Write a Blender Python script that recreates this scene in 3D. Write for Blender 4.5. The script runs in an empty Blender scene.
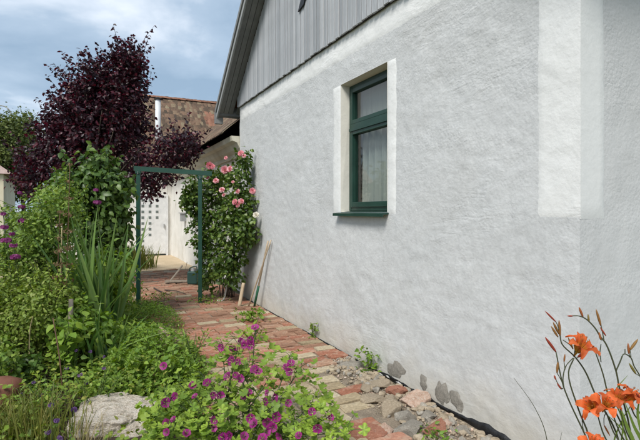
import bpy, bmesh, math, random
import numpy as np
from mathutils import Vector, Matrix, noise

random.seed(7)
rng = np.random.default_rng(7)
S = bpy.context.scene
COL = S.collection
R = math.radians

# ------------------------------------------------------------------ camera
EYE = 1.6
FPX = 462.0
cam_data = bpy.data.cameras.new("camera")
cam_data.sensor_width = 36.0
cam_data.lens = FPX / 640.0 * 36.0
cam_data.shift_y = -9.0 / 640.0
cam_data.clip_start = 0.05
cam_data.clip_end = 4000
cam = bpy.data.objects.new("camera", cam_data)
COL.objects.link(cam)
cam.location = (0, 0, EYE)
cam.rotation_euler = (R(90), 0, 0)
S.camera = cam

# ------------------------------------------------------------------ world, sun, exposure
SUN_EL, SUN_AZ = R(50), R(204)          # azimuth clockwise from +Y (north)
world = bpy.data.worlds.new("World")
S.world = world
world.use_nodes = True
wt = world.node_tree
for nd in list(wt.nodes):
    wt.nodes.remove(nd)
def wn(t, **kw):
    n_ = wt.nodes.new(t)
    for k, v in kw.items():
        setattr(n_, k, v)
    return n_
w_out = wn("ShaderNodeOutputWorld")
w_bg = wn("ShaderNodeBackground")
w_bg.inputs["Strength"].default_value = 0.1
sky = wn("ShaderNodeTexSky", sky_type='NISHITA', sun_disc=False, sun_elevation=SUN_EL, sun_rotation=SUN_AZ,
         air_density=1.0, dust_density=2.0, ozone_density=1.5)
tc = wn("ShaderNodeTexCoord")
sep = wn("ShaderNodeSeparateXYZ")
add = wn("ShaderNodeMath", operation='ADD'); add.inputs[1].default_value = 0.22
mx = wn("ShaderNodeMath", operation='MAXIMUM'); mx.inputs[1].default_value = 0.05
dvx = wn("ShaderNodeMath", operation='DIVIDE'); dvy = wn("ShaderNodeMath", operation='DIVIDE')
cmb = wn("ShaderNodeCombineXYZ")
L = wt.links.new
L(tc.outputs["Generated"], sep.inputs[0]); L(sep.outputs["Z"], add.inputs[0]); L(add.outputs[0], mx.inputs[0])
L(sep.outputs["X"], dvx.inputs[0]); L(mx.outputs[0], dvx.inputs[1])
L(sep.outputs["Y"], dvy.inputs[0]); L(mx.outputs[0], dvy.inputs[1])
L(dvx.outputs[0], cmb.inputs[0]); L(dvy.outputs[0], cmb.inputs[1])
n1 = wn("ShaderNodeTexNoise"); n1.inputs["Scale"].default_value = 1.15; n1.inputs["Detail"].default_value = 7
n1.inputs["Roughness"].default_value = 0.52; n1.inputs["Distortion"].default_value = 0.25
mp = wn("ShaderNodeMapping"); mp.inputs["Location"].default_value = (3.1, 1.75, 0.4)
L(cmb.outputs[0], mp.inputs[0]); L(mp.outputs[0], n1.inputs["Vector"])
ramp = wn("ShaderNodeValToRGB")
cr = ramp.color_ramp
cr.elements[0].position = 0.40; cr.elements[0].color = (1.9, 2.65, 3.5, 1)
cr.elements[1].position = 0.60; cr.elements[1].color = (5.8, 6.2, 6.7, 1)
e = cr.elements.new(0.5); e.color = (2.8, 3.55, 4.4, 1)
L(n1.outputs["Fac"], ramp.inputs["Fac"])
mixs = wn("ShaderNodeMix", data_type='RGBA'); mixs.inputs["Factor"].default_value = 0.86
L(sky.outputs[0], mixs.inputs["A"]); L(ramp.outputs[0], mixs.inputs["B"])
L(mixs.outputs["Result"], w_bg.inputs["Color"]); L(w_bg.outputs[0], w_out.inputs["Surface"])

sun_data = bpy.data.lights.new("sun", 'SUN')
sun_data.energy = 2.1
sun_data.angle = R(22)
sun_data.color = (1.0, 0.965, 0.91)
sun = bpy.data.objects.new("sun", sun_data)
COL.objects.link(sun)
sd = Vector((math.sin(SUN_AZ) * math.cos(SUN_EL), math.cos(SUN_AZ) * math.cos(SUN_EL), math.sin(SUN_EL)))
sun.rotation_euler = sd.to_track_quat('Z', 'Y').to_euler()
sun.location = (-6, -4, 12)

S.render.engine = 'CYCLES'
S.cycles.max_bounces = 6
S.cycles.diffuse_bounces = 3
S.cycles.transmission_bounces = 3
S.cycles.transparent_max_bounces = 8
S.view_settings.view_transform = 'Standard'
S.view_settings.look = 'None'
S.view_settings.exposure = 0.88
S.view_settings.gamma = 1.0
S.view_settings.use_curve_mapping = False

# ------------------------------------------------------------------ coordinates
DX, DY = -0.4472, 0.8944      # along the gable wall, away from the camera
NX, NY = -0.8944, -0.4472     # out of the gable wall, towards the garden
CX, CY = 1.515, 2.693         # near corner of the house
def H(u, v, z):               # house frame -> world
    return (CX + u * DX + v * NX, CY + u * DY + v * NY, z)
def P(px, py, Z):             # a point of the photograph at distance Z
    return ((px - 320) / FPX * Z, Z, EYE + (211 - py) / FPX * Z)
def G(px, py, z=0.0):         # a point of the photograph that lies on the ground
    Z = (EYE - z) * FPX / (py - 211)
    return ((px - 320) / FPX * Z, Z, z)
def uv_of(p):
    x, y = p[0] - CX, p[1] - CY
    return x * DX + y * DY, x * NX + y * NY

# ------------------------------------------------------------------ object helpers
ORG = {}
def tag(o, label, cat=None, group=None, kind=None):
    if label: o["label"] = label
    if cat: o["category"] = cat
    if group: o["group"] = group
    if kind: o["kind"] = kind
    return o
def thing(name, loc, label, cat, group=None):
    o = bpy.data.objects.new(name, None)
    o.empty_display_size = 0.1
    o.location = loc
    COL.objects.link(o)
    ORG[o.name] = Vector(loc)
    return tag(o, label, cat, group)
def link(name, me, parent=None, loc=(0, 0, 0), rot=None, scale=None, mat=None):
    o = bpy.data.objects.new(name, me)
    COL.objects.link(o)
    loc = Vector(loc)
    ORG[o.name] = loc.copy()
    if parent is not None:
        o.parent = parent
        o.location = loc - ORG[parent.name]
    else:
        o.location = loc
    if rot is not None:
        if isinstance(rot, Matrix):
            o.rotation_euler = rot.to_euler()
        else:
            o.rotation_euler = rot
    if scale is not None:
        o.scale = (scale,) * 3 if isinstance(scale, (int, float)) else scale
    if mat is not None and not me.materials:
        me.materials.append(mat)
    return o
def raw_mesh(name, V, F, mat=None, smooth=False):
    me = bpy.data.meshes.new(name)
    me.from_pydata([tuple(v) for v in V], [], [tuple(f) for f in F])
    if smooth:
        me.polygons.foreach_set("use_smooth", [True] * len(me.polygons))
    if mat is not None:
        me.materials.append(mat)
    me.update()
    return me
def mesh(name, V, F, mat, parent=None, smooth=False, origin=None):
    """V in world coordinates."""
    V = np.asarray(V, dtype=float)
    if origin is None:
        c = (V.min(0) + V.max(0)) / 2; c[2] = V[:, 2].min()
    else:
        c = np.asarray(origin, dtype=float)
    return link(name, raw_mesh(name, V - c, F, mat, smooth), parent, c)

class MB:
    def __init__(s): s.V = []; s.F = []
    def add(s, V, F):
        b = len(s.V); s.V += [tuple(v) for v in V]; s.F += [tuple(i + b for i in f) for f in F]; return s
    def build(s, name, mat, parent=None, smooth=False, origin=None):
        return mesh(name, s.V, s.F, mat, parent, smooth, origin)

BOXF = [(0, 3, 2, 1), (4, 5, 6, 7), (0, 1, 5, 4), (1, 2, 6, 5), (2, 3, 7, 6), (3, 0, 4, 7)]
def boxH(u0, u1, v0, v1, z0, z1):
    c = [(u0, v0), (u1, v0), (u1, v1), (u0, v1)]
    return [H(a, b, z0) for a, b in c] + [H(a, b, z1) for a, b in c], BOXF
def box(x0, x1, y0, y1, z0, z1):
    c = [(x0, y0), (x1, y0), (x1, y1), (x0, y1)]
    return [(a, b, z0) for a, b in c] + [(a, b, z1) for a, b in c], BOXF
def boxA(o, ax, ay, az):
    o, ax, ay, az = map(Vector, (o, ax, ay, az))
    c = [o, o + ax, o + ax + ay, o + ay]
    return c + [p + az for p in c], BOXF
def spline(pts, n=6):
    pts = [Vector(p) for p in pts]
    if len(pts) < 3:
        return [pts[0].lerp(pts[-1], i / n) for i in range(n + 1)]
    P_ = [pts[0] * 2 - pts[1]] + pts + [pts[-1] * 2 - pts[-2]]
    out = []
    for i in range(1, len(P_) - 2):
        p0, p1, p2, p3 = P_[i - 1:i + 3]
        t1 = max(1e-4, (p1 - p0).length ** .5); t2 = t1 + max(1e-4, (p2 - p1).length ** .5); t3 = t2 + max(1e-4, (p3 - p2).length ** .5)
        for k in range(n):
            t = t1 + (t2 - t1) * k / n
            a1 = p0 * ((t1 - t) / t1) + p1 * (t / t1)
            a2 = p1 * ((t2 - t) / (t2 - t1)) + p2 * ((t - t1) / (t2 - t1))
            a3 = p2 * ((t3 - t) / (t3 - t2)) + p3 * ((t - t2) / (t3 - t2))
            b1 = a1 * ((t2 - t) / t2) + a2 * (t / t2)
            b2 = a2 * ((t3 - t) / (t3 - t1)) + a3 * ((t - t1) / (t3 - t1))
            out.append(b1 * ((t2 - t) / (t2 - t1)) + b2 * ((t - t1) / (t2 - t1)))
    out.append(pts[-1])
    return out
def tube(pts, r0, r1=None, sides=5, cap=True, radii=None):
    pts = [Vector(p) for p in pts]
    if r1 is None: r1 = r0
    n = len(pts)
    V, F = [], []
    ref = Vector((0.31, 0.17, 0.94))
    for i, p in enumerate(pts):
        t = (pts[min(i + 1, n - 1)] - pts[max(i - 1, 0)])
        if t.length < 1e-9: t = Vector((0, 0, 1))
        t.normalize()
        if abs(t.dot(ref)) > 0.95: a = t.cross(Vector((1, 0, 0.2)))
        else: a = t.cross(ref)
        a.normalize(); b = t.cross(a)
        r = radii[i] if radii else r0 + (r1 - r0) * i / max(1, n - 1)
        for k in range(sides):
            th = 2 * math.pi * k / sides
            V.append(p + a * (r * math.cos(th)) + b * (r * math.sin(th)))
    for i in range(n - 1):
        for k in range(sides):
            k2 = (k + 1) % sides
            F.append((i * sides + k, i * sides + k2, (i + 1) * sides + k2, (i + 1) * sides + k))
    if cap:
        F.append(tuple(range(sides - 1, -1, -1)))
        F.append(tuple((n - 1) * sides + k for k in range(sides)))
    return V, F

# ------------------------------------------------------------------ leaf clouds (numpy)
def T_ovate(w=0.3, fold=0.08, droop=0.12):
    V = [(0, 0, 0), (-w, .33, fold), (0, .33, 0), (w, .33, fold), (-.72 * w, .68, fold * .7 - droop * .3), (0, .68, -droop * .4), (.72 * w, .68, fold * .7 - droop * .3), (0, 1, -droop)]
    F = [(0, 2, 1), (0, 3, 2), (1, 2, 5, 4), (2, 3, 6, 5), (4, 5, 7), (5, 6, 7)]
    return np.array(V, float), F
def T_lobed(nl=5, k=18, depth=.28):
    V = [(0, 0, 0)]; F = []
    for i in range(k):
        th = -math.pi * .86 + 2 * math.pi * .86 * i / (k - 1)
        r = .5 * (1 - depth + depth * abs(math.cos(th * nl / 2 * 1.0))) * (1.0 + .12 * math.cos(th))
        V.append((r * math.sin(th), r * math.cos(th), .16 * r + .055 * math.cos(th * nl) + .03 * math.sin(th * 3.1)))
    for i in range(1, k): F.append((0, i + 1, i))
    V = np.array(V); V[:, 1] += .0
    return V, F
def T_blade(w=.03, n=5, bend=.35):
    V, F = [], []
    for i in range(n + 1):
        t = i / n; ww = w * (1 - t ** 2.2) * (.75 + .25 * min(1, t * 3)); y = t * (1 - .25 * bend * t); z = -bend * t * t * .6
        V += [(-ww, y, z + ww * .5), (0, y, z), (ww, y, z + ww * .5)]
    for i in range(n):
        a = i * 3
        F += [(a, a + 1, a + 4, a + 3), (a + 1, a + 2, a + 5, a + 4)]
    return np.array(V), F
def T_petal5(notch=.12):
    """open five-petalled mallow flower, radius 0.5, faces +Z"""
    V, F = [(0, 0, 0.0)], []
    for p in range(5):
        a0 = 2 * math.pi * p / 5
        b = len(V)
        for (r, da, z) in ((.16, -.40, .03), (.16, .40, .03), (.36, -.60, .10), (.38, 0, .13), (.36, .60, .11), (.49, -.52, .13), (.5 - notch, 0, .15), (.49, .52, .14)):
            V.append((r * math.cos(a0 + da), r * math.sin(a0 + da), z))
        F += [(0, b, b + 1), (b, b + 2, b + 3), (b, b + 3, b + 1), (b + 1, b + 3, b + 4), (b + 2, b + 5, b + 6, b + 3), (b + 3, b + 6, b + 7, b + 4)]
    return np.array(V), F
def T_rose():
    V, F = [], []
    for ring, (n, r, tilt, w) in enumerate(((3, .12, 1.35, .16), (5, .26, 1.0, .24), (6, .42, .55, .3), (6, .5, .15, .32))):
        for k in range(n):
            a = 2 * math.pi * (k + .5 * (ring % 2)) / n + ring
            ca, sa = math.cos(a), math.sin(a)
            b = len(V)
            for (s, q) in ((-1, 0), (1, 0), (-1.15, .6), (0, .65), (1.15, .6), (-.6, 1), (0, 1.05), (.6, 1)):
                rr = .06 + r * math.cos(tilt) * q + .10 * ring * q * .5; zz = r * math.sin(tilt) * q * 1.1 + (.30 - .08 * ring) * (1 if q > 0 else .2) - (.05 * (abs(s)) if ring > 1 else 0)
                x, y = rr, s * w * (.4 if q == 0 else 1)
                V.append((x * ca - y * sa, x * sa + y * ca, zz))
            F += [(b, b + 1, b + 3), (b, b + 3, b + 2), (b + 1, b + 4, b + 3), (b + 2, b + 3, b + 6, b + 5), (b + 3, b + 4, b + 7, b + 6)]
    return np.array(V), F

def frames(axis, nrm):
    y = axis / (np.linalg.norm(axis, axis=1, keepdims=True) + 1e-9)
    z = nrm - (nrm * y).sum(1, keepdims=True) * y
    z /= (np.linalg.norm(z, axis=1, keepdims=True) + 1e-9)
    x = np.cross(y, z)
    return np.stack([x, y, z], axis=2)        # columns
def cloud(name, tmpl, pos, axis, nrm, size, mat, parent=None, smooth=True, stuff=False):
    TV, TF = tmpl
    N, k = len(pos), len(TV)
    M = frames(axis, nrm)
    size = np.asarray(size, float).reshape(-1, 1, 1) * np.ones((N, 1, 1))
    V = np.einsum('nij,kj->nki', M, TV) * size + pos[:, None, :]
    V = V.reshape(-1, 3)
    c = (V.min(0) + V.max(0)) / 2; c[2] = V[:, 2].min()
    lt = np.array([len(f) for f in TF]); li = np.concatenate([np.array(f) for f in TF])
    loops = (li[None, :] + (np.arange(N) * k)[:, None]).ravel().astype(np.int32)
    tot = np.tile(lt, N).astype(np.int32)
    st = np.concatenate([[0], np.cumsum(tot)[:-1]]).astype(np.int32)
    me = bpy.data.meshes.new(name)
    me.vertices.add(len(V)); me.vertices.foreach_set("co", (V - c).astype(np.float32).ravel())
    me.loops.add(len(loops)); me.loops.foreach_set("vertex_index", loops)
    me.polygons.add(len(tot)); me.polygons.foreach_set("loop_start", st)
    me.polygons.foreach_set("use_smooth", np.full(len(tot), smooth))
    me.update(calc_edges=True); me.validate()
    me.materials.append(mat)
    o = link(name, me, parent, c)
    if stuff: o["kind"] = "stuff"
    return o
def rand_unit(n):
    v = rng.normal(size=(n, 3)); return v / np.linalg.norm(v, axis=1, keepdims=True)
def clumps(blobs, K, m, sigma, shell=.32, weights=None):
    """leaf positions in clumps on ellipsoid blobs (cx,cy,cz,rx,ry,rz); returns pos, outward"""
    B = np.array(blobs, float)
    w = (B[:, 3] * B[:, 5]) if weights is None else np.array(weights, float)
    idx = rng.choice(len(B), K, p=w / w.sum())
    d = rand_unit(K)
    r = rng.random(K) ** shell
    c = B[idx, :3] + d * B[idx, 3:6] * r[:, None]
    out = d / B[idx, 3:6]; out /= np.linalg.norm(out, axis=1, keepdims=True)
    pos = np.repeat(c, m, 0) + rng.normal(size=(K * m, 3)) * sigma
    o = np.repeat(out, m, 0)
    return pos, o
def leafdirs(out, up=.5, spread=.7, droop=.25):
    n = len(out)
    nrm = out * .45 + np.array([0, 0, up]) + rand_unit(n) * spread
    ax = np.cross(nrm, rand_unit(n)) + out * .35 + np.array([0, 0, -droop])
    return ax, nrm
def B(px, py, Z, rpx, rpy, rd):
    x, y, z = P(px, py, Z)
    return (x, y, z, rpx * Z / FPX, rd, rpy * Z / FPX)

# ------------------------------------------------------------------ materials
def new_mat(name):
    m = bpy.data.materials.new(name); m.use_nodes = True
    t = m.node_tree
    for n_ in list(t.nodes): t.nodes.remove(n_)
    out = t.nodes.new("ShaderNodeOutputMaterial")
    return m, t, out
def nd(t, typ, ins=None, **kw):
    n_ = t.nodes.new(typ)
    for k, v in kw.items(): setattr(n_, k, v)
    if ins:
        for k, v in ins.items(): n_.inputs[k].default_value = v
    return n_
def set_ramp(r, stops):
    cr = r.color_ramp
    while len(cr.elements) > 2: cr.elements.remove(cr.elements[-1])
    for i, (p, c) in enumerate(stops):
        if i < 2: el = cr.elements[i]
        else: el = cr.elements.new(p)
        el.position = p; el.color = (*c, 1)
def surf(name, stops, scale=3.0, detail=6, rough=.85, bump=.3, bscale=40., bdist=.01, rnd=0.0, stretch=(1, 1, 1), spec=.3, fine=None, coord="Object", layers=None):
    """noise coloured surface; rnd mixes in a random per object / island"""
    m, t, out = new_mat(name)
    ln = t.links.new
    co = nd(t, "ShaderNodeTexCoord")
    mpn = nd(t, "ShaderNodeMapping"); mpn.inputs["Scale"].default_value = stretch
    ln(co.outputs[coord], mpn.inputs[0])
    no = nd(t, "ShaderNodeTexNoise", {"Scale": scale, "Detail": detail, "Roughness": .6})
    ln(mpn.outputs[0], no.inputs["Vector"])
    fac = no.outputs["Fac"]
    if rnd > 0:
        oi = nd(t, "ShaderNodeObjectInfo"); ge = nd(t, "ShaderNodeNewGeometry")
        a = nd(t, "ShaderNodeMath", operation='ADD'); ln(oi.outputs["Random"], a.inputs[0]); ln(ge.outputs["Random Per Island"], a.inputs[1])
        fr = nd(t, "ShaderNodeMath", operation='FRACT'); ln(a.outputs[0], fr.inputs[0])
        mi = nd(t, "ShaderNodeMix", data_type='FLOAT'); mi.inputs["Factor"].default_value = rnd
        ln(fac, mi.inputs["A"]); ln(fr.outputs[0], mi.inputs["B"]); fac = mi.outputs["Result"]
    rp = nd(t, "ShaderNodeValToRGB"); set_ramp(rp, stops)
    ln(fac, rp.inputs["Fac"])
    colo = rp.outputs["Color"]
    if fine:                                   # (scale, amount) light and dark specks
        nf = nd(t, "ShaderNodeTexNoise", {"Scale": fine[0], "Detail": 4, "Roughness": .7}); ln(mpn.outputs[0], nf.inputs["Vector"])
        mr = nd(t, "ShaderNodeMapRange", {"From Min": .3, "From Max": .7, "To Min": 1 - fine[1], "To Max": 1 + fine[1]}); ln(nf.outputs["Fac"], mr.inputs["Value"])
        mu = nd(t, "ShaderNodeMix", data_type='RGBA', blend_type='MULTIPLY'); mu.inputs["Factor"].default_value = 1
        ln(colo, mu.inputs["A"]); ln(mr.outputs[0], mu.inputs["B"]); colo = mu.outputs["Result"]
    if layers:
        for (sc, lo, hi, c, amt) in layers:    # patches of another colour
            nl = nd(t, "ShaderNodeTexNoise", {"Scale": sc, "Detail": 5, "Roughness": .62}); ln(co.outputs[coord], nl.inputs["Vector"])
            mr = nd(t, "ShaderNodeMapRange", {"From Min": lo, "From Max": hi, "To Min": 0, "To Max": amt}); ln(nl.outputs["Fac"], mr.inputs["Value"])
            mu = nd(t, "ShaderNodeMix", data_type='RGBA'); mu.inputs["B"].default_value = (*c, 1)
            ln(mr.outputs[0], mu.inputs["Factor"]); ln(colo, mu.inputs["A"]); colo = mu.outputs["Result"]
    bs = nd(t, "ShaderNodeBsdfPrincipled", {"Roughness": rough, "Specular IOR Level": spec})
    ln(colo, bs.inputs["Base Color"])
    if bump > 0:
        nb = nd(t, "ShaderNodeTexNoise", {"Scale": bscale, "Detail": 6, "Roughness": .65}); ln(mpn.outputs[0], nb.inputs["Vector"])
        bu = nd(t, "ShaderNodeBump", {"Strength": bump, "Distance": bdist}); ln(nb.outputs["Fac"], bu.inputs["Height"])
        ln(bu.outputs[0], bs.inputs["Normal"])
    ln(bs.outputs[0], out.inputs["Surface"])
    return m
def leafmat(name, cols, rough=.5, trans=.3, spec=.35, tint=None, veins=0):
    m, t, out = new_mat(name)
    ln = t.links.new
    oi = nd(t, "ShaderNodeObjectInfo"); ge = nd(t, "ShaderNodeNewGeometry")
    a = nd(t, "ShaderNodeMath", operation='ADD'); ln(oi.outputs["Random"], a.inputs[0]); ln(ge.outputs["Random Per Island"], a.inputs[1])
    fr = nd(t, "ShaderNodeMath", operation='FRACT'); ln(a.outputs[0], fr.inputs[0])
    rp = nd(t, "ShaderNodeValToRGB")
    set_ramp(rp, [(i / max(1, len(cols) - 1), c) for i, c in enumerate(cols)])
    ln(fr.outputs[0], rp.inputs["Fac"])
    if veins:            # pale palmate veins and a blotchy blade
        co = nd(t, "ShaderNodeTexCoord"); sp = nd(t, "ShaderNodeSeparateXYZ"); ln(co.outputs["Object"], sp.inputs[0])
        at = nd(t, "ShaderNodeMath", operation='ARCTAN2'); ln(sp.outputs["X"], at.inputs[0]); ln(sp.outputs["Y"], at.inputs[1])
        m5 = nd(t, "ShaderNodeMath", operation='MULTIPLY'); m5.inputs[1].default_value = veins; ln(at.outputs[0], m5.inputs[0])
        cs = nd(t, "ShaderNodeMath", operation='COSINE'); ln(m5.outputs[0], cs.inputs[0])
        no = nd(t, "ShaderNodeTexNoise", {"Scale": 5., "Detail": 4}); ln(co.outputs["Object"], no.inputs["Vector"])
        ad = nd(t, "ShaderNodeMath", operation='ADD'); ln(cs.outputs[0], ad.inputs[0]); ln(no.outputs["Fac"], ad.inputs[1])
        mr = nd(t, "ShaderNodeMapRange", {"From Min": -.2, "From Max": 1.45, "To Min": .78, "To Max": 1.3}); ln(ad.outputs[0], mr.inputs["Value"])
        hv = nd(t, "ShaderNodeHueSaturation"); ln(mr.outputs[0], hv.inputs["Value"]); ln(rp.outputs[0], hv.inputs["Color"]); rp = hv
    bs = nd(t, "ShaderNodeBsdfPrincipled", {"Roughness": rough, "Specular IOR Level": spec})
    tr = nd(t, "ShaderNodeBsdfTranslucent")
    hs = nd(t, "ShaderNodeHueSaturation", {"Hue": .49, "Saturation": 1.15, "Value": 1.25})
    ln(rp.outputs[0], hs.inputs["Color"])
    if tint: 
        hs.inputs["Hue"].default_value = .5
    ms = nd(t, "ShaderNodeMixShader", {"Fac": trans})
    ln(rp.outputs[0], bs.inputs["Base Color"]); ln(hs.outputs[0], tr.inputs["Color"])
    ln(bs.outputs[0], ms.inputs[1]); ln(tr.outputs[0], ms.inputs[2]); ln(ms.outputs[0], out.inputs["Surface"])
    return m
def plain(name, c, rough=.6, spec=.4, metal=0.0, bump=0., bscale=60., bdist=.004):
    dk = tuple(x * .8 for x in c)
    return surf(name, [(.3, dk), (.7, c)], 6, 5, rough, bump, bscale, bdist, spec=spec)

def stucco(name, c_lo, c_hi, coarse, finebump, grime, foot=0.):
    """hand-thrown lime plaster: trowel sweeps, lumps, pores"""
    m, t, out = new_mat(name); ln = t.links.new
    co = nd(t, "ShaderNodeTexCoord")
    rot = nd(t, "ShaderNodeMapping"); rot.inputs["Rotation"].default_value = (0, 0, R(-26.6)); rot.inputs["Scale"].default_value = (1, .6, 1)
    ln(co.outputs["Object"], rot.inputs[0])
    tilt = nd(t, "ShaderNodeMapping"); tilt.inputs["Rotation"].default_value = (R(25), R(20), R(-26.6)); tilt.inputs["Scale"].default_value = (1., .45, 2.2)
    ln(co.outputs["Object"], tilt.inputs[0])
    big = nd(t, "ShaderNodeTexNoise", {"Scale": 1.7, "Detail": 5, "Roughness": .55}); ln(rot.outputs[0], big.inputs["Vector"])
    rp = nd(t, "ShaderNodeValToRGB"); set_ramp(rp, [(.32, c_lo), (.66, c_hi)]); ln(big.outputs["Fac"], rp.inputs["Fac"])
    g = nd(t, "ShaderNodeTexNoise", {"Scale": 22., "Detail": 4, "Roughness": .75}); ln(co.outputs["Object"], g.inputs["Vector"])
    mr = nd(t, "ShaderNodeMapRange", {"From Min": .32, "From Max": .62, "To Min": 1 - grime, "To Max": 1.0}); ln(g.outputs["Fac"], mr.inputs["Value"])
    mu = nd(t, "ShaderNodeMix", data_type='RGBA', blend_type='MULTIPLY'); mu.inputs["Factor"].default_value = 1
    ln(rp.outputs[0], mu.inputs["A"]); ln(mr.outputs[0], mu.inputs["B"])
    # splashed, damp foot of the wall: a stain with an uneven upper edge
    sz = nd(t, "ShaderNodeSeparateXYZ"); ln(co.outputs["Object"], sz.inputs[0])
    wv = nd(t, "ShaderNodeTexNoise", {"Scale": 3.5, "Detail": 5, "Roughness": .65}); ln(rot.outputs[0], wv.inputs["Vector"])
    sub = nd(t, "ShaderNodeMath", operation='MULTIPLY_ADD'); sub.inputs[1].default_value = -.55; ln(wv.outputs["Fac"], sub.inputs[0]); ln(sz.outputs["Z"], sub.inputs[2])
    st = nd(t, "ShaderNodeMapRange", {"From Min": -.28, "From Max": .12, "To Min": foot, "To Max": 0.}); ln(sub.outputs[0], st.inputs["Value"])
    mu2 = nd(t, "ShaderNodeMix", data_type='RGBA'); mu2.inputs["B"].default_value = (.47, .43, .35, 1)
    ln(st.outputs[0], mu2.inputs["Factor"]); ln(mu.outputs["Result"], mu2.inputs["A"])
    pt = nd(t, "ShaderNodeTexNoise", {"Scale": 1.1, "Detail": 6, "Roughness": .62, "Distortion": .6}); ln(co.outputs["Object"], pt.inputs["Vector"])
    pr0 = nd(t, "ShaderNodeMapRange", {"From Min": .52, "From Max": .60, "To Min": 0., "To Max": grime * 4.5}); ln(pt.outputs["Fac"], pr0.inputs["Value"])
    mu3 = nd(t, "ShaderNodeMix", data_type='RGBA', blend_type='MULTIPLY'); mu3.inputs["B"].default_value = (.90, .895, .885, 1)
    ln(pr0.outputs[0], mu3.inputs["Factor"]); ln(mu2.outputs["Result"], mu3.inputs["A"])
    bs = nd(t, "ShaderNodeBsdfPrincipled", {"Roughness": .9, "Specular IOR Level": .2}); ln(mu3.outputs["Result"], bs.inputs["Base Color"])
    lum = nd(t, "ShaderNodeTexNoise", {"Scale": 5.5, "Detail": 5, "Roughness": .6}); ln(co.outputs["Object"], lum.inputs["Vector"])
    b0 = nd(t, "ShaderNodeBump", {"Strength": coarse, "Distance": .035}); ln(lum.outputs["Fac"], b0.inputs["Height"])
    tro = nd(t, "ShaderNodeTexNoise", {"Scale": 6., "Detail": 4, "Roughness": .55, "Distortion": 1.6}); ln(tilt.outputs[0], tro.inputs["Vector"])
    msk = nd(t, "ShaderNodeTexNoise", {"Scale": 1.3, "Detail": 3}); ln(co.outputs["Object"], msk.inputs["Vector"])
    mkr = nd(t, "ShaderNodeMapRange", {"From Min": .46, "From Max": .66, "To Min": 0., "To Max": coarse * .9}); ln(msk.outputs["Fac"], mkr.inputs["Value"])
    b1 = nd(t, "ShaderNodeBump", {"Strength": coarse, "Distance": .03}); ln(tro.outputs["Fac"], b1.inputs["Height"]); ln(mkr.outputs[0], b1.inputs["Strength"]); ln(b0.outputs[0], b1.inputs["Normal"])
    vo = nd(t, "ShaderNodeTexVoronoi", {"Scale": 42.}, feature='F1'); ln(co.outputs["Object"], vo.inputs["Vector"])
    gr = nd(t, "ShaderNodeTexNoise", {"Scale": 60., "Detail": 3, "Roughness": .7}); ln(co.outputs["Object"], gr.inputs["Vector"])
    sm = nd(t, "ShaderNodeMath", operation='MULTIPLY_ADD'); sm.inputs[1].default_value = -.6; ln(vo.outputs["Distance"], sm.inputs[0]); ln(gr.outputs["Fac"], sm.inputs[2])
    b2 = nd(t, "ShaderNodeBump", {"Strength": finebump * .75, "Distance": .006}); ln(sm.outputs[0], b2.inputs["Height"]); ln(b1.outputs[0], b2.inputs["Normal"])
    # the grit is coarse in some passes of the trowel and floated smooth in others, smoother low down
    pm = nd(t, "ShaderNodeTexNoise", {"Scale": 1.9, "Detail": 4, "Roughness": .6, "Distortion": .8}); ln(tilt.outputs[0], pm.inputs["Vector"])
    hz_ = nd(t, "ShaderNodeMath", operation='MULTIPLY_ADD'); hz_.inputs[1].default_value = .11; ln(sz.outputs["Z"], hz_.inputs[0]); ln(pm.outputs["Fac"], hz_.inputs[2])
    pr_ = nd(t, "ShaderNodeMapRange", {"From Min": .48, "From Max": .92, "To Min": finebump * .18, "To Max": finebump * .75}); ln(hz_.outputs[0], pr_.inputs["Value"]); ln(pr_.outputs[0], b2.inputs["Strength"])
    ln(b2.outputs[0], bs.inputs["Normal"]); ln(bs.outputs[0], out.inputs["Surface"])
    return m

M = {}
M["stucco"] = stucco("rough_white_stucco", (.555, .563, .56), (.60, .605, .60), .28, .72, .12, .7)
M["stucco_side"] = stucco("side_stucco", (.56, .56, .55), (.61, .61, .60), .12, .75, .06, .6)
M["band"] = stucco("smooth_white_band", (.72, .72, .70), (.77, .77, .755), .30, .4, .05)
M["band_side"] = stucco("smooth_grey_band", (.72, .72, .70), (.77, .77, .75), .14, .3, .05)
M["reveal"] = stucco("reveal_plaster", (.66, .64, .57), (.74, .72, .65), .2, .2, .06)
M["back_plaster"] = surf("old_lime_plaster", [(.3, (.60, .585, .54)), (.7, (.76, .745, .70))], 2.2, 6, .9, .4, 30, .02, layers=[(1.3, .56, .72, (.42, .38, .31), .7)])
M["cornice"] = surf("cornice_plaster", [(.3, (.48, .45, .35)), (.7, (.66, .63, .53))], 3, 6, .9, .3, 40, .01)
M["mortar"] = surf("bare_mortar", [(.3, (.20, .185, .16)), (.7, (.32, .295, .255))], 14, 6, .95, .6, 70, .01, fine=(60, .25))
M["bitumen"] = surf("black_bitumen", [(.35, (.008, .008, .009)), (.7, (.025, .025, .027))], 20, 5, .45, .5, 50, .01, spec=.4)
M["flake"] = surf("white_flake", [(.35, (.55, .55, .53)), (.7, (.75, .75, .73))], 20, 4, .8, .3, 60, .005)
M["grey_wood"] = surf("weathered_grey_boards", [(.15, (.27, .285, .30)), (.5, (.36, .375, .39)), (.9, (.46, .47, .48))], 4, 7, .85, .35, 22, .008, rnd=.5, stretch=(9, 9, .5), fine=(6, .16))
M["soffit"] = surf("painted_grey_timber", [(.3, (.17, .175, .175)), (.7, (.24, .245, .24))], 3, 6, .75, .2, 18, .006, stretch=(3, 3, 1), rnd=.2)
M["barge"] = surf("barge_board_timber", [(.3, (.27, .28, .28)), (.7, (.36, .37, .365))], 3, 6, .75, .2, 18, .006, stretch=(3, 3, 1))
M["dark_gap"] = plain("dark_timber", (.03, .028, .026), .9)
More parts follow.
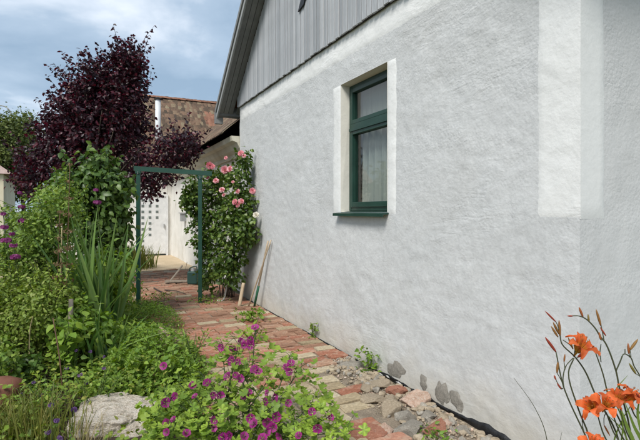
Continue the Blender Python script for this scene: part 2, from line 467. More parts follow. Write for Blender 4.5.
M["green_paint"] = surf("dark_green_paint", [(.3, (.007, .034, .024)), (.7, (.013, .050, .035))], 7, 5, .42, .15, 40, .003, spec=.5)
M["arch_paint"] = surf("green_metal_paint", [(.3, (.007, .045, .028)), (.7, (.013, .064, .042))], 9, 5, .45, .1, 60, .002, spec=.5, layers=[(14, .62, .75, (.10, .05, .03), .5)])
M["curtain"] = leafmat("sheer_curtain", [(.55, .55, .52), (.68, .68, .65)], .9, .35, .1, tint=1)
M["lace"] = leafmat("lace_curtain", [(.40, .41, .39), (.48, .48, .46)], .9, .35, .1, tint=1)
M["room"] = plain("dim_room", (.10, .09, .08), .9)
def glass(name):
    m, t, out = new_mat(name); ln = t.links.new
    lw = nd(t, "ShaderNodeLayerWeight", {"Blend": .5}); pw = nd(t, "ShaderNodeMath", operation='POWER'); pw.inputs[1].default_value = 5; ln(lw.outputs["Facing"], pw.inputs[0])
    fr = nd(t, "ShaderNodeMath", operation='MULTIPLY_ADD'); fr.inputs[1].default_value = .95; fr.inputs[2].default_value = .05; ln(pw.outputs[0], fr.inputs[0])
    tp = nd(t, "ShaderNodeBsdfTransparent", {"Color": (.90, .93, .92, 1)}); gl = nd(t, "ShaderNodeBsdfGlossy", {"Roughness": .02})
    co = nd(t, "ShaderNodeTexCoord"); no = nd(t, "ShaderNodeTexNoise", {"Scale": 2.5, "Detail": 2}); ln(co.outputs["Object"], no.inputs["Vector"])
    bu = nd(t, "ShaderNodeBump", {"Strength": .12, "Distance": .02}); ln(no.outputs["Fac"], bu.inputs["Height"]); ln(bu.outputs[0], gl.inputs["Normal"])
    ms = nd(t, "ShaderNodeMixShader"); ln(fr.outputs[0], ms.inputs[0]); ln(tp.outputs[0], ms.inputs[1]); ln(gl.outputs[0], ms.inputs[2]); ln(ms.outputs[0], out.inputs["Surface"])
    return m
M["glass"] = glass("window_glass")
M["tile"] = surf("old_clay_tile", [(.08, (.05, .04, .028)), (.38, (.115, .075, .05)), (.62, (.17, .105, .068)), (.88, (.21, .175, .11)), (1, (.14, .075, .05))], 1.6, 5, .9, .4, 50, .01, rnd=.72, fine=(26, .3))
M["tile_red"] = surf("red_clay_tile", [(.2, (.15, .07, .045)), (.8, (.28, .14, .09))], 3, 5, .9, .4, 50, .01, rnd=.6, fine=(26, .25))
M["roof_main"] = surf("main_roof_tile", [(.2, (.10, .05, .04)), (.8, (.18, .09, .06))], 3, 5, .9, .3, 50, .01, rnd=.5)
M["white_paint"] = plain("white_gate_paint", (.74, .75, .75), .45, .5)
M["pane_dark"] = plain("gate_pane", (.16, .19, .18), .2, .5)
M["flue"] = surf("pale_flue", [(.3, (.55, .57, .58)), (.7, (.68, .70, .71))], 3, 4, .5, .1, 30, .004)
M["soil"] = surf("garden_soil", [(.3, (.035, .024, .016)), (.7, (.075, .053, .036))], 6, 8, .95, .8, 40, .03, fine=(60, .35))
M["ground"] = surf("dry_grass_ground", [(.3, (.10, .085, .045)), (.5, (.085, .10, .035)), (.75, (.16, .13, .085))], .8, 8, .95, .6, 20, .03, fine=(40, .3))
M["joint"] = surf("sandy_joints", [(.3, (.17, .135, .10)), (.7, (.28, .23, .17))], 9, 8, .95, .7, 60, .015, fine=(70, .4), layers=[(2.2, .58, .70, (.07, .085, .03), .7)])
M["sand"] = surf("pale_sand", [(.3, (.40, .31, .20)), (.7, (.55, .44, .30))], 1.6, 7, .95, .5, 50, .015, fine=(40, .2))
BR = dict(bump=.55, bscale=38, bdist=.012, rough=.92, detail=7, rnd=.35, spec=.15)
M["brick_red"] = surf("red_brick", [(.25, (.25, .105, .066)), (.55, (.36, .165, .108)), (.8, (.44, .26, .185))], 7, fine=(34, .3), layers=[(9, .52, .68, (.36, .28, .21), .75)], **BR)
M["brick_buff"] = surf("buff_brick", [(.25, (.27, .21, .13)), (.55, (.38, .31, .205)), (.8, (.46, .40, .29))], 7, fine=(34, .28), layers=[(8, .60, .74, (.17, .145, .10), .6)], **BR)
M["brick_brown"] = surf("brown_brick", [(.25, (.20, .11, .072)), (.55, (.32, .185, .122)), (.8, (.40, .28, .20))], 7, fine=(34, .3), layers=[(8, .57, .72, (.36, .30, .23), .6)], **BR)
ST = dict(bump=.7, bscale=26, bdist=.015, rough=.92, detail=8, spec=.2)
M["stone_grey"] = surf("grey_stone", [(.3, (.20, .18, .15)), (.7, (.36, .33, .28))], 11, fine=(50, .3), **ST)
M["stone_tan"] = surf("tan_stone", [(.3, (.24, .19, .13)), (.7, (.42, .35, .26))], 11, fine=(50, .3), **ST)
M["stone_pink"] = surf("pinkish_stone", [(.3, (.42, .26, .185)), (.7, (.60, .47, .38))], 8, fine=(40, .25), layers=[(10, .55, .66, (.66, .60, .52), .8)], **ST)
M["stone_red"] = surf("red_brick_rubble", [(.3, (.27, .11, .07)), (.7, (.40, .20, .135))], 9, fine=(40, .25), layers=[(12, .60, .70, (.58, .52, .45), .7)], **ST)
M["limestone"] = surf("pitted_limestone", [(.25, (.32, .25, .18)), (.5, (.66, .58, .48)), (.75, (.78, .71, .63))], 8, 9, .92, 1., 24, .03, fine=(55, .4), layers=[(9, .55, .68, (.20, .17, .08), .7)])
M["terracotta"] = surf("brown_terracotta", [(.3, (.13, .05, .032)), (.7, (.20, .085, .055))], 8, 6, .7, .25, 40, .006)
M["bark"] = surf("bark", [(.3, (.045, .035, .03)), (.7, (.10, .08, .065))], 8, 7, .95, .7, 30, .02, stretch=(3, 3, .6))
M["dead_wood"] = surf("grey_dead_wood", [(.3, (.20, .165, .125)), (.7, (.36, .31, .25))], 8, 7, .9, .5, 30, .01, stretch=(3, 3, .5))
M["handle_wood"] = surf("pale_tool_handle", [(.3, (.36, .27, .17)), (.7, (.52, .42, .30))], 8, 6, .7, .2, 30, .004, stretch=(4, 4, .5))
M["white_pipe"] = plain("white_pipe", (.60, .60, .57), .5)
M["green_rod"] = plain("green_rod", (.02, .12, .06), .5)
M["can_green"] = plain("can_green", (.015, .055, .045), .5, .5)
M["grey_metal"] = plain("grey_metal", (.30, .31, .31), .45, .5)
M["stem"] = leafmat("stem_green", [(.055, .09, .025), (.085, .12, .04)], .6, .1)
M["stem_dark"] = leafmat("stem_dark", [(.045, .055, .025), (.07, .075, .035)], .6, .05)
M["stem_brown"] = leafmat("stem_brown", [(.11, .06, .035), (.18, .10, .06)], .7, .1, tint=1)
M["purple"] = leafmat("purple_leaf", [(.016, .008, .012), (.030, .011, .018), (.045, .013, .022), (.022, .012, .019), (.070, .014, .024), (.13, .02, .032), (.030, .012, .020)], .42, .3, .45, tint=1)
M["lilac"] = leafmat("lilac_leaf", [(0.049, 0.099, 0.020), (0.079, 0.145, 0.029), (0.135, 0.212, 0.041), (0.063, 0.119, 0.026)], .42, .25, .4)
M["rose_leaf"] = leafmat("rose_leaf", [(0.045, 0.085, 0.017), (0.079, 0.145, 0.026), (0.169, 0.238, 0.043)], .42, .25, .4)
M["shrub"] = leafmat("light_shrub_leaf", [(0.122, 0.205, 0.037), (0.186, 0.296, 0.049), (0.263, 0.349, 0.066), (0.088, 0.164, 0.033)], .5, .3)
M["gold"] = leafmat("yellow_green_leaf", [(0.191, 0.267, 0.044), (0.268, 0.355, 0.061), (0.143, 0.222, 0.039), (0.305, 0.334, 0.089)], .55, .3)
M["mid"] = leafmat("mid_green_leaf", [(0.090, 0.169, 0.025), (0.153, 0.265, 0.037), (0.237, 0.360, 0.047)], .5, .3)
M["bright"] = leafmat("bright_green_leaf", [(0.113, 0.202, 0.029), (0.175, 0.287, 0.040), (0.246, 0.342, 0.052)], .5, .32)
M["cover"] = leafmat("ground_cover_leaf", [(0.090, 0.147, 0.024), (0.148, 0.247, 0.033), (0.253, 0.360, 0.050), (0.298, 0.292, 0.066)], .5, .28)
M["mallow_leaf"] = leafmat("mallow_leaf", [(0.136, 0.223, 0.030), (0.202, 0.307, 0.039), (0.282, 0.384, 0.052), (0.168, 0.256, 0.035)], .5, .32)
M["mallow_blade"] = leafmat("mallow_blade", [(0.136, 0.223, 0.030), (0.202, 0.307, 0.039), (0.282, 0.384, 0.052), (0.168, 0.256, 0.035)], .5, .32, veins=5)
M["strap"] = leafmat("strap_leaf", [(0.086, 0.167, 0.044), (0.124, 0.233, 0.060), (0.192, 0.283, 0.075)], .4, .25, .45)
M["blade"] = leafmat("grass_blade", [(0.106, 0.140, 0.025), (0.158, 0.180, 0.034), (0.211, 0.190, 0.051)], .5, .3)
M["straw"] = leafmat("dry_straw", [(.30, .24, .12), (.42, .35, .19), (.24, .19, .09)], .7, .2, tint=1)
M["lily_leaf"] = leafmat("daylily_leaf", [(.13, .20, .035), (.17, .25, .05)], .45, .3)
M["far_tree"] = leafmat("far_tree_leaf", [(0.072, 0.100, 0.025), (0.118, 0.157, 0.034), (0.174, 0.199, 0.052)], .6, .25)
M["rose"] = leafmat("rose_petal", [(.70, .20, .25), (.78, .34, .38), (.82, .46, .48), (.86, .60, .60)], .55, .3, .2, tint=1)
M["rose_white"] = leafmat("pale_rose_petal", [(.74, .70, .60), (.80, .76, .68)], .55, .3, .2, tint=1)
M["magenta"] = leafmat("magenta_petal", [(.20, .03, .14), (.30, .06, .21), (.38, .11, .28)], .6, .3, .2, tint=1)
M["violet"] = leafmat("violet_petal", [(.11, .06, .17), (.15, .08, .21), (.19, .10, .24)], .6, .3, .2, tint=1)
M["bud"] = leafmat("lily_bud", [(.22, .13, .035), (.36, .11, .04), (.20, .19, .05)], .5, .2, .3, tint=1)
M["bud_red"] = leafmat("lily_bud_red", [(.30, .045, .025), (.36, .07, .035)], .5, .2, .3, tint=1)
M["stamen"] = leafmat("stamen", [(.45, .16, .03), (.20, .06, .02)], .6, .1, .2, tint=1)
M["cream_house"] = surf("cream_house_wall", [(.3, (.68, .60, .42)), (.7, (.80, .72, .54))], 2, 4, .9, .2, 30, .01)

def petal_mat(name, stops, rough=.5, vein=None, scale=1.0, ribs=False):
    """petal whose colour runs from throat to tip (its own marking), with optional radial veins"""
    m, t, out = new_mat(name); ln = t.links.new
    co = nd(t, "ShaderNodeTexCoord")
    le = nd(t, "ShaderNodeVectorMath", operation='LENGTH'); ln(co.outputs["Object"], le.inputs[0])
    mu = nd(t, "ShaderNodeMath", operation='MULTIPLY'); mu.inputs[1].default_value = scale; ln(le.outputs["Value"], mu.inputs[0])
    rp = nd(t, "ShaderNodeValToRGB"); set_ramp(rp, stops); ln(mu.outputs[0], rp.inputs["Fac"])
    colo = rp.outputs[0]
    if vein:
        sp = nd(t, "ShaderNodeSeparateXYZ"); ln(co.outputs["Object"], sp.inputs[0])
        at = nd(t, "ShaderNodeMath", operation='ARCTAN2'); ln(sp.outputs["Y"], at.inputs[0]); ln(sp.outputs["X"], at.inputs[1])
        m2 = nd(t, "ShaderNodeMath", operation='MULTIPLY'); m2.inputs[1].default_value = 25; ln(at.outputs[0], m2.inputs[0])
        sn = nd(t, "ShaderNodeMath", operation='SINE'); ln(m2.outputs[0], sn.inputs[0])
        mr = nd(t, "ShaderNodeMapRange", {"From Min": .1, "From Max": .9, "To Min": 0, "To Max": .45}); ln(sn.outputs[0], mr.inputs["Value"])
        mi = nd(t, "ShaderNodeMix", data_type='RGBA'); mi.inputs["B"].default_value = (*vein, 1); ln(mr.outputs[0], mi.inputs["Factor"]); ln(colo, mi.inputs["A"]); colo = mi.outputs["Result"]
    if ribs:
        sp = nd(t, "ShaderNodeSeparateXYZ"); ln(co.outputs["Object"], sp.inputs[0])
        m2 = nd(t, "ShaderNodeMath", operation='MULTIPLY'); m2.inputs[1].default_value = 1500; ln(sp.outputs["Y"], m2.inputs[0])
        sn = nd(t, "ShaderNodeMath", operation='COSINE'); ln(m2.outputs[0], sn.inputs[0])
        nn = nd(t, "ShaderNodeTexNoise", {"Scale": 60., "Detail": 4}); ln(co.outputs["Object"], nn.inputs["Vector"])
        mq = nd(t, "ShaderNodeMath", operation='MULTIPLY'); ln(sn.outputs[0], mq.inputs[0]); ln(nn.outputs["Fac"], mq.inputs[1])
        mr = nd(t, "ShaderNodeMapRange", {"From Min": -.2, "From Max": .6, "To Min": 0, "To Max": .55}); ln(mq.outputs[0], mr.inputs["Value"])
        mi = nd(t, "ShaderNodeMix", data_type='RGBA', blend_type='MULTIPLY'); mi.inputs["B"].default_value = (.72, .38, .5, 1); ln(mr.outputs[0], mi.inputs["Factor"]); ln(colo, mi.inputs["A"]); colo = mi.outputs["Result"]
    oi = nd(t, "ShaderNodeObjectInfo")
    vr = nd(t, "ShaderNodeMapRange", {"To Min": .72, "To Max": 1.2}); ln(oi.outputs["Random"], vr.inputs["Value"])
    hs = nd(t, "ShaderNodeHueSaturation"); ln(vr.outputs[0], hs.inputs["Value"]); ln(colo, hs.inputs["Color"])
    bs = nd(t, "ShaderNodeBsdfPrincipled", {"Roughness": rough, "Specular IOR Level": .25}); tr = nd(t, "ShaderNodeBsdfTranslucent")
    ms = nd(t, "ShaderNodeMixShader", {"Fac": .3}); ln(hs.outputs[0], bs.inputs["Base Color"]); ln(hs.outputs[0], tr.inputs["Color"])
    ln(bs.outputs[0], ms.inputs[1]); ln(tr.outputs[0], ms.inputs[2]); ln(ms.outputs[0], out.inputs["Surface"])
    return m
M["mallow"] = petal_mat("mallow_petal", [(0, (.07, .005, .04)), (.35, (.20, .010, .11)), (.8, (.36, .030, .215))], vein=(.12, .006, .095), scale=2.0)
M["lily"] = petal_mat("orange_lily_petal", ribs=True, stops= [(0, (.62, .40, .04)), (.35, (.70, .27, .03)), (.58, (.62, .10, .018)), (1., (.74, .18, .045))], scale=11.)

# ================================================================== THE SETTING
def disc(name, rad, z, mat, n=48):
    V = [(0, 0, z)]; F = []
    for r_ in (rad * .02, rad * .1, rad):
        for k in range(n):
            a = 2 * math.pi * k / n; V.append((r_ * math.cos(a), r_ * math.sin(a), z))
    for k in range(n):
        k2 = (k + 1) % n
        F.append((0, 1 + k, 1 + k2))
        for q in range(2): F.append((1 + q * n + k, 1 + (q + 1) * n + k, 1 + (q + 1) * n + k2, 1 + q * n + k2))
    return mesh(name, V, F, mat, origin=(0, 0, z))
g = disc("ground", 1500, -0.03, M["ground"]); g["kind"] = "structure"

def sheet(name, us, vs, zf, mat):
    V, F = [], []
    nv = len(vs)
    for a in us:
        for b in vs: V.append(H(a, b, zf(a, b)))
    for i in range(len(us) - 1):
        for j in range(nv - 1): F.append((i * nv + j, i * nv + j + 1, (i + 1) * nv + j + 1, (i + 1) * nv + j))
    o = mesh(name, V, F, mat, smooth=True, origin=H(us[0], 0, 0)); o["kind"] = "structure"
    return o
def nz(u, v, s, k=0): return noise.noise(Vector((u * s + 11.3 * k, v * s - 7.1 * k, 3.7 * k)))
PATH_W = 1.95
path = sheet("brick_path", np.linspace(-2.6, 8.2, 160), np.linspace(-.03, PATH_W + .1, 40),
             lambda a, b: -.002 + .008 * nz(a, b, 6, 1) + .006 * nz(a, b, 17, 2), M["joint"])
yard = sheet("brick_yard", np.linspace(8.2, 11.6, 50), np.linspace(-.2, 4.0, 40), lambda a, b: -.002 + .01 * nz(a, b, 3, 1), M["joint"])
sandp = sheet("sand_patch", np.linspace(11.3, 15.7, 30), np.linspace(-.3, 5.0, 20), lambda a, b: .006 + .012 * nz(a, b, 1.5, 1), M["sand"])
bed = sheet("garden_bed", np.linspace(-2.6, 8.6, 120), np.linspace(PATH_W + .06, 7.5, 60),
            lambda a, b: .01 + .05 * min(1, (b - PATH_W) * 2) * (.6 + nz(a, b, 1.3, 3)) + .02 * nz(a, b, 7, 4), M["soil"])

# ------------------------------------------------------------------ bricks of the path
def brick_mesh(name, mat, seed, chip):
    r_ = random.Random(seed)
    bm = bmesh.new()
    l, w, h = .142, .068, .065
    ch = .009
    V = []
    for (zz, ins) in ((-h, 0), (-ch, 0), (0, ch)):
        for (sx, sy) in ((-1, -1), (0, -1), (1, -1), (1, 1), (0, 1), (-1, 1)):
            jx = r_.uniform(-1, 1) * (.008 if zz > -h else .002); jy = r_.uniform(-1, 1) * .007
            k = 1.0 + (chip if (r_.random() < .25 and zz == 0) else 0)
            V.append((sx * (l - ins * k) + jx, sy * (w - ins * k) + jy, zz + (r_.uniform(-.006, .003) if zz == 0 else 0)))
    F = []
    for a in (0, 6):
        for k in range(6):
            k2 = (k + 1) % 6; F.append((a + k, a + k2, a + 6 + k2, a + 6 + k))
    F += [(12, 13, 16, 17), (13, 14, 15, 16)]
    bm.free()
    return raw_mesh(name, V, F, mat)
BV = {k: [brick_mesh("brick", M["brick_" + k], i * 7 + len(k), 1.6) for i in range(6)] for k in ("red", "buff", "brown")}
def brick_kind(u, v, r_):
    if u < 3.0: pr = (.22, .62)
    elif u < 3.7: pr = (.46, .22)
    else: pr = (.30, .07)
    q = r_.random()
    zone = nz(u, v, 1.1, 6)
    q += zone * .22
    return "red" if q < pr[0] else ("buff" if q < pr[0] + pr[1] else "brown")
rb = random.Random(3)
cells = []
u = -1.2
row = 0
while u < 8.15:
    v = .014
    first = True
    while v < PATH_W + .12:
        ln_ = rb.choice((.14, .22, .29, .29)) if first else .29
        first = False
        cv = v + ln_ / 2
        rag = PATH_W - .02 + .14 * nz(u, 0, 2.3, 9)
        near_rubble = (u < 2.6 and cv < (.50 + .18 * nz(u, 0, 3, 5)) * min(1, max(0, (2.75 - u) / .5)))
        if cv < rag and not near_rubble and rb.random() > .012:
            cells.append((u, cv, ln_ / .29))
        v += ln_ + .006 + rb.uniform(-.004, .006)
    u += .149 + rb.uniform(-.002, .005)
    row += 1
bricks = []
for (u_, v_, sk) in cells:
    k = brick_kind(u_, v_, rb)
    p = H(u_ + rb.uniform(-.006, .006), v_ + rb.uniform(-.006, .006), .022 + rb.uniform(-.007, .008) + .012 * nz(u_, v_, 1.4, 8))
    rz = math.atan2(NY, NX) + rb.gauss(0, .022)
    bricks.append((p, (rb.gauss(0, .028), rb.gauss(0, .022), rz), k, rb.randrange(6), (sk * rb.uniform(.97, 1.02), rb.uniform(.97, 1.07), 1)))
def in_view(p):
    if p[1] < .5: return False
    px = 320 + FPX * p[0] / p[1]; py = 211 + FPX * EYE / p[1]
    return -30 < px < 670 and py < 470
vis = [b for b in bricks if in_view(b[0])]
vis.sort(key=lambda b: b[0][1])
solo = vis[:300]
solo_set = set(id(b) for b in solo)
for (p, rot, k, vi, sc) in solo:
    link("brick", BV[k][vi], path, p, rot, sc)
def joined_bricks(name, lst, parent):
    bm = bmesh.new()
    mats = [M["brick_red"], M["brick_buff"], M["brick_brown"]]
    me = bpy.data.meshes.new(name)
    for (p, rot, k, vi, sc) in lst:
        from mathutils import Euler
        mt = Matrix.LocRotScale(Vector(p) - ORG[parent.name], Euler(rot), Vector(sc))
        b0 = len(bm.faces)
        src = BV[k][vi]
        vs_ = [bm.verts.new(mt @ vv.co) for vv in src.vertices]
        for f in src.polygons:
            fc = bm.faces.new([vs_[i] for i in f.vertices]); fc.material_index = ("red", "buff", "brown").index(k)
    bm.to_mesh(me); bm.free()
    for m_ in mats: me.materials.append(m_)
    o = link(name, me, parent, ORG[parent.name]); o["kind"] = "stuff"
    return o
joined_bricks("farther_bricks", [b for b in bricks if id(b) not in solo_set], path)
yb = []
u = 8.25
while u < 11.5:
    v = -.1 - rb.uniform(0, .29)
    while v < 3.9:
        if v + .145 > .2 and rb.random() > .10 and not (u > 10.9 and rb.random() < .5):
            yb.append((H(u, v + .145, .018 + rb.uniform(-.012, .008)), (rb.gauss(0, .03), rb.gauss(0, .03), math.atan2(NY, NX) + rb.gauss(0, .03)), rb.choice(["red", "brown", "brown", "brown", "brown", "brown"]), rb.randrange(6), (rb.uniform(.93, 1.02), rb.uniform(.92, 1.02), 1)))
        v += .298
    u += .152
joined_bricks("yard_bricks", yb, yard)

# ================================================================== MAIN HOUSE
house = thing("house", H(3.39, -3.5, 0), "white stucco house with grey boarded gable beside the brick path", "house")
UL, ZG = 6.78, 3.57
WU0, WU1, WZ0, WZ1 = 1.94, 2.855, 1.59, 3.03
def sm(x): x = max(0., min(1., x)); return x * x * (3 - 2 * x)
def disp(u, z):
    d_ = .008 * nz(u, z, 1.3, 1) + .0055 * nz(u, z, 3.6, 2) + .0042 * nz(u * .8, z * 1.6, 9, 3) + .003 * nz(u, z, 21, 4)
    ed = min(1, abs(u) / .12)
    dw = max(max(WU0 - u, u - WU1), max(WZ0 - z, z - WZ1))
    if dw < .14: d_ *= sm(max(0, dw) / .14) * .9 + .1
    return d_ * (.25 + .75 * ed)
def zbot(u):
    return -.004 + .040 * max(0, nz(u, 0, 3.1, 7) + .05) + .012 * nz(u, 0, 11, 8) + (.036 * sm((2.35 - u) / .5)) + (.010 * sm((1.2 - u) / .6))
def grid_patch(us, zs, off, hole=None, rim=True, bottom=None, keep0=False):
    V, F = [], []
    nzs = len(zs)
    for i, a in enumerate(us):
        for j, z in enumerate(zs):
            edge = (i == 0 and not keep0) or i == len(us) - 1 or j in (0, nzs - 1)
            zz = z
            if bottom and j == 0: zz = bottom(a)
            elif bottom: zz = max(z, bottom(a) + .004 * j)
            if rim and j == 0: zz += .006 * nz(a, zz, 13, 31)
            ua = a + (.007 * nz(a, zz, 9, 30) if (rim and edge and j not in (0, nzs - 1)) else 0)
            V.append(H(ua, disp(a, zz) + off - (.006 if (rim and edge) else 0), zz))
    for i in range(len(us) - 1):
        for j in range(nzs - 1):
            if hole:
                um, zm = (us[i] + us[i + 1]) / 2, (zs[j] + zs[j + 1]) / 2
                if hole[0] < um < hole[1] and hole[2] < zm < hole[3]: continue
            F.append((i * nzs + j, (i + 1) * nzs + j, (i + 1) * nzs + j + 1, i * nzs + j + 1))
    return V, F
def steps(a, b, d_): return list(np.linspace(a, b, max(2, int(round((b - a) / d_)) + 1)))
us = steps(0, WU0, .03)[:-1] + steps(WU0, WU1, .03)[:-1] + steps(WU1, UL, .035)
zs = steps(0.0, WZ0, .03)[:-1] + steps(WZ0, WZ1, .03)[:-1] + steps(WZ1, ZG + .05, .03)
V, F = grid_patch(us, zs, 0, (WU0, WU1, WZ0, WZ1), rim=False, bottom=zbot)
mesh("gable_wall", V, F, M["stucco"], house, smooth=True, origin=H(0, 0, 0))
# the smooth painted bands
V, F = grid_patch(steps(-.007, .288, .03), steps(1.553, ZG + .04, .03), .004, keep0=True)
mesh("corner_band", V, F, M["band"], house, True)
for (a, b) in ((WU1 + .002, 3.035), (1.80, WU0 - .002)):
    V, F = grid_patch(steps(a, b, .03), steps(1.575, WZ1, .03), .006)
    mesh("window_surround", V, F, M["band"], house, True)
V, F = grid_patch(steps(.292, UL - .01, .04), steps(3.30, ZG + .045, .03), .005)
mesh("eaves_band", V, F, M["band"], house, True)
# side wall to the right of the corner and the walls behind
V = []; F = []
vs2 = steps(0, 1.2, .03) + steps(1.3, 8.0, .15)
zz2 = steps(0.0, ZG + .05, .035)
for i, a in enumerate(vs2):
    for j, z in enumerate(zz2):
        k = min(1, a / .1)
        d_ = (.006 * nz(a, z, 2, 11) + .003 * nz(a, z, 9, 12)) * k
        x = H(-d_, -a if i else disp(0, z), z); V.append(x)
nj = len(zz2)
for i in range(len(vs2) - 1):
    for j in range(nj - 1): F.append((i * nj + j, i * nj + j + 1, (i + 1) * nj + j + 1, (i + 1) * nj + j))
mesh("side_wall", V, F, M["stucco_side"], house, True, origin=H(0, 0, 0))
V = []; F = []
va = steps(0, .225, .03)
zb_ = steps(1.553, ZG + .04, .04)
for i, a in enumerate(va):
    for j, z in enumerate(zb_):
        jag = .008 * nz(0, z, 14, 2) if i == len(va) - 1 else 0
        edge = j == 0 or i == len(va) - 1
        V.append(H(-(.007 if not edge else .001) - .006 * nz(a, z, 2, 11) * min(1, a / .1), -(a + jag) if i else disp(-.007, z) + .004 - (.006 if j == 0 else 0), z))
nj = len(zb_)
for i in range(len(va) - 1):
    for j in range(nj - 1): F.append((i * nj + j, i * nj + j + 1, (i + 1) * nj + j + 1, (i + 1) * nj + j))
mesh("corner_band", V, F, M["band_side"], house, True)
mb = MB()
mb.add([H(UL, 0, 0), H(UL, -8, 0), H(UL, -8, 3.62), H(UL, 0, 3.62)], [(0, 1, 2, 3)])
mb.add([H(0, -8, 0), H(UL, -8, 0), H(UL, -8, 3.62), H(0, -8, 3.62)], [(0, 1, 2, 3)])
mb.build("rear_wall", M["stucco_side"], house)
# gable boards
SL = .82
ZE, UE = 3.45, 7.12
def under(u): return ZE + SL * (UE - u) if u > 3.39 else ZE + SL * (UE - (6.78 - u))
ridge_z = under(3.39)
rbd = random.Random(5)
u = .02
while u < UL - .03:
    w = min(rbd.uniform(.086, .104), UL - u)
    v0 = .028 + rbd.uniform(0, .006)
    a, b = u + .007, u + w - .010
    vt = v0 + .022
    zb0 = 3.555 + rbd.uniform(-.007, .007)
    za, zb1 = under(a) - .01, under(b) - .01
    tw = rbd.uniform(-.004, .004)
    c = .004
    q = [(a, v0, zb0), (a, vt - c, zb0), (a + c, vt + tw, zb0), (b - c, vt - tw, zb0 + rbd.uniform(-.003, .003)), (b, vt - c, zb0), (b, v0, zb0)]
    zt = [za, za, za, zb1, zb1, zb1]
    V = [H(*x) for x in q] + [H(x[0], x[1], zt[i]) for i, x in enumerate(q)]
    F = [(i, (i + 1) % 6, 6 + (i + 1) % 6, 6 + i) for i in range(6)] + [(5, 4, 3, 2, 1, 0), (6, 7, 8, 9, 10, 11)]
    mesh("gable_board", V, F, M["grey_wood"], house)
    u += w
V, F = [], []
gp = [(0, 3.553), (UL, 3.553), (UL, under(UL)), (3.39, ridge_z), (0, under(0))]
V = [H(a, .014, z) for a, z in gp] + [H(a, .026, z) for a, z in gp]
F = [(4, 3, 2, 1, 0), (5, 6, 7, 8, 9)] + [(i, (i + 1) % 5, 5 + (i + 1) % 5, 5 + i) for i in range(5)]
mesh("gable_backing", V, F, M["dark_gap"], house)
# little dark triangular vent under the top edge of the picture
vx, vz = 3.74, 4.26
V = [H(vx + a, vv, vz + b) for vv in (.056, .075) for a, b in ((.16, -.01), (-.02, .02), (-.20, .24), (-.05, .26))]
mesh("gable_vent", V, [(3, 2, 1, 0), (4, 5, 6, 7)] + [(i, (i + 1) % 4, 4 + (i + 1) % 4, 4 + i) for i in range(4)], M["bitumen"], house)
# roof, soffit, barge boards
OV = .33
def slope_pts(s, u_in, dz): 
    return (u_in if s > 0 else 6.78 - u_in, under(u_in if s > 0 else u_in) + dz)
roof = None
for s in (1, -1):
    def hp(u_, v_, z_): return H(u_ if s > 0 else 6.78 - u_, v_, z_)
    def slab(u0, u1, v0, v1, d0, d1):
        V = []
        for d_ in (d0, d1):
            for (a, b) in ((u0, v0), (u1, v0), (u1, v1), (u0, v1)): V.append(hp(a, b, ZE + SL * (UE - a) + d_))
        return V, BOXF
    V, F = slab(3.39, UE + .06, OV + .03, -8.2, .135, .20)
    o = mesh("roof", V, F, M["roof_main"], house)
    # soffit boards running up the verge
    nb = 3
    for k in range(nb):
        v0 = .052 + k * (OV - .055) / nb
        V, F = slab(3.39, UE, v0 + .004, v0 + (OV - .055) / nb - .004, -.002 * k, .03)
        mesh("soffit_board", V, F, M["soffit"], house)
    V, F = slab(3.39, UE + .03, OV, OV + .03, -.05, .134)
    mesh("barge_board", V, F, M["barge"], house)
    V, F = slab(3.39, UE + .05, OV + .032, OV + .052, .06, .15)
    mesh("verge_strip", V, F, M["soffit"], house)
    V, F = slab(UE - .04, UE + .0, OV - .002, -8.1, -.04, .13)
    mesh("fascia_board", V, F, M["soffit"], house)
    V, F = slab(6.80, UE - .045, -.01, -8.0, .0, .03)
    mesh("eaves_board", V, F, M["soffit"], house)
# gutter end stub hanging at the eaves
V, F = boxH(UE + .012, UE + .10, OV - .10, OV + .05, ZE - .16, ZE + .07)
mesh("gutter_end", V, F, M["soffit"], house)
V, F = tube([H(UE + .14, OV - .02, ZE + .06), H(UE + .14, -8, ZE + .06)], .055, .055, 8)
mesh("gutter", V, F, M["soffit"], house)
# window
win = mesh("window", *boxH(WU0 - .01, WU1 + .01, -.122, -.118, WZ0 - .01, WZ0 + .004), M["green_paint"], house)
mb = MB()
D = .125
mb.add([H(WU1, .004, WZ0), H(WU1, -D, WZ0), H(WU1 - .015, -D, WZ1 - .015), H(WU1, .004, WZ1)], [(0, 1, 2, 3)])
mb.add([H(WU0, .004, WZ0), H(WU0, -D, WZ0), H(WU0, -D, WZ1 - .015), H(WU0, .004, WZ1)], [(3, 2, 1, 0)])
mb.add([H(WU0, .004, WZ1), H(WU1, .004, WZ1), H(WU1, -D, WZ1 - .015), H(WU0, -D, WZ1 - .015)], [(3, 2, 1, 0)])
mb.add([H(WU0, .004, WZ0), H(WU1, .004, WZ0), H(WU1, -D, WZ0), H(WU0, -D, WZ0)], [(0, 1, 2, 3)])
mb.build("reveal", M["reveal"], win)
def frame_rect(u0, u1, z0, z1, w, va, vb, parent, name, mat):
    mb = MB()
    mb.add(*boxH(u0, u0 + w, va, vb, z0, z1)); mb.add(*boxH(u1 - w, u1, va, vb, z0, z1))
    mb.add(*boxH(u0 + w, u1 - w, va + .001, vb - .001, z0, z0 + w)); mb.add(*boxH(u0 + w, u1 - w, va + .001, vb - .001, z1 - w, z1))
    o = mb.build(name, mat, parent)
    bv = o.modifiers.new("bevel", 'BEVEL'); bv.width = .004; bv.segments = 2
    return o
TZ = 2.545
frame_rect(WU0 + .002, WU1 - .004, WZ0 + .012, WZ1 - .012, .05, -.19, -.105, win, "frame", M["green_paint"])
V, F = boxH(WU0 + .052, WU1 - .054, -.185, -.095, TZ - .035, TZ + .035)
mesh("transom", V, F, M["green_paint"], win)
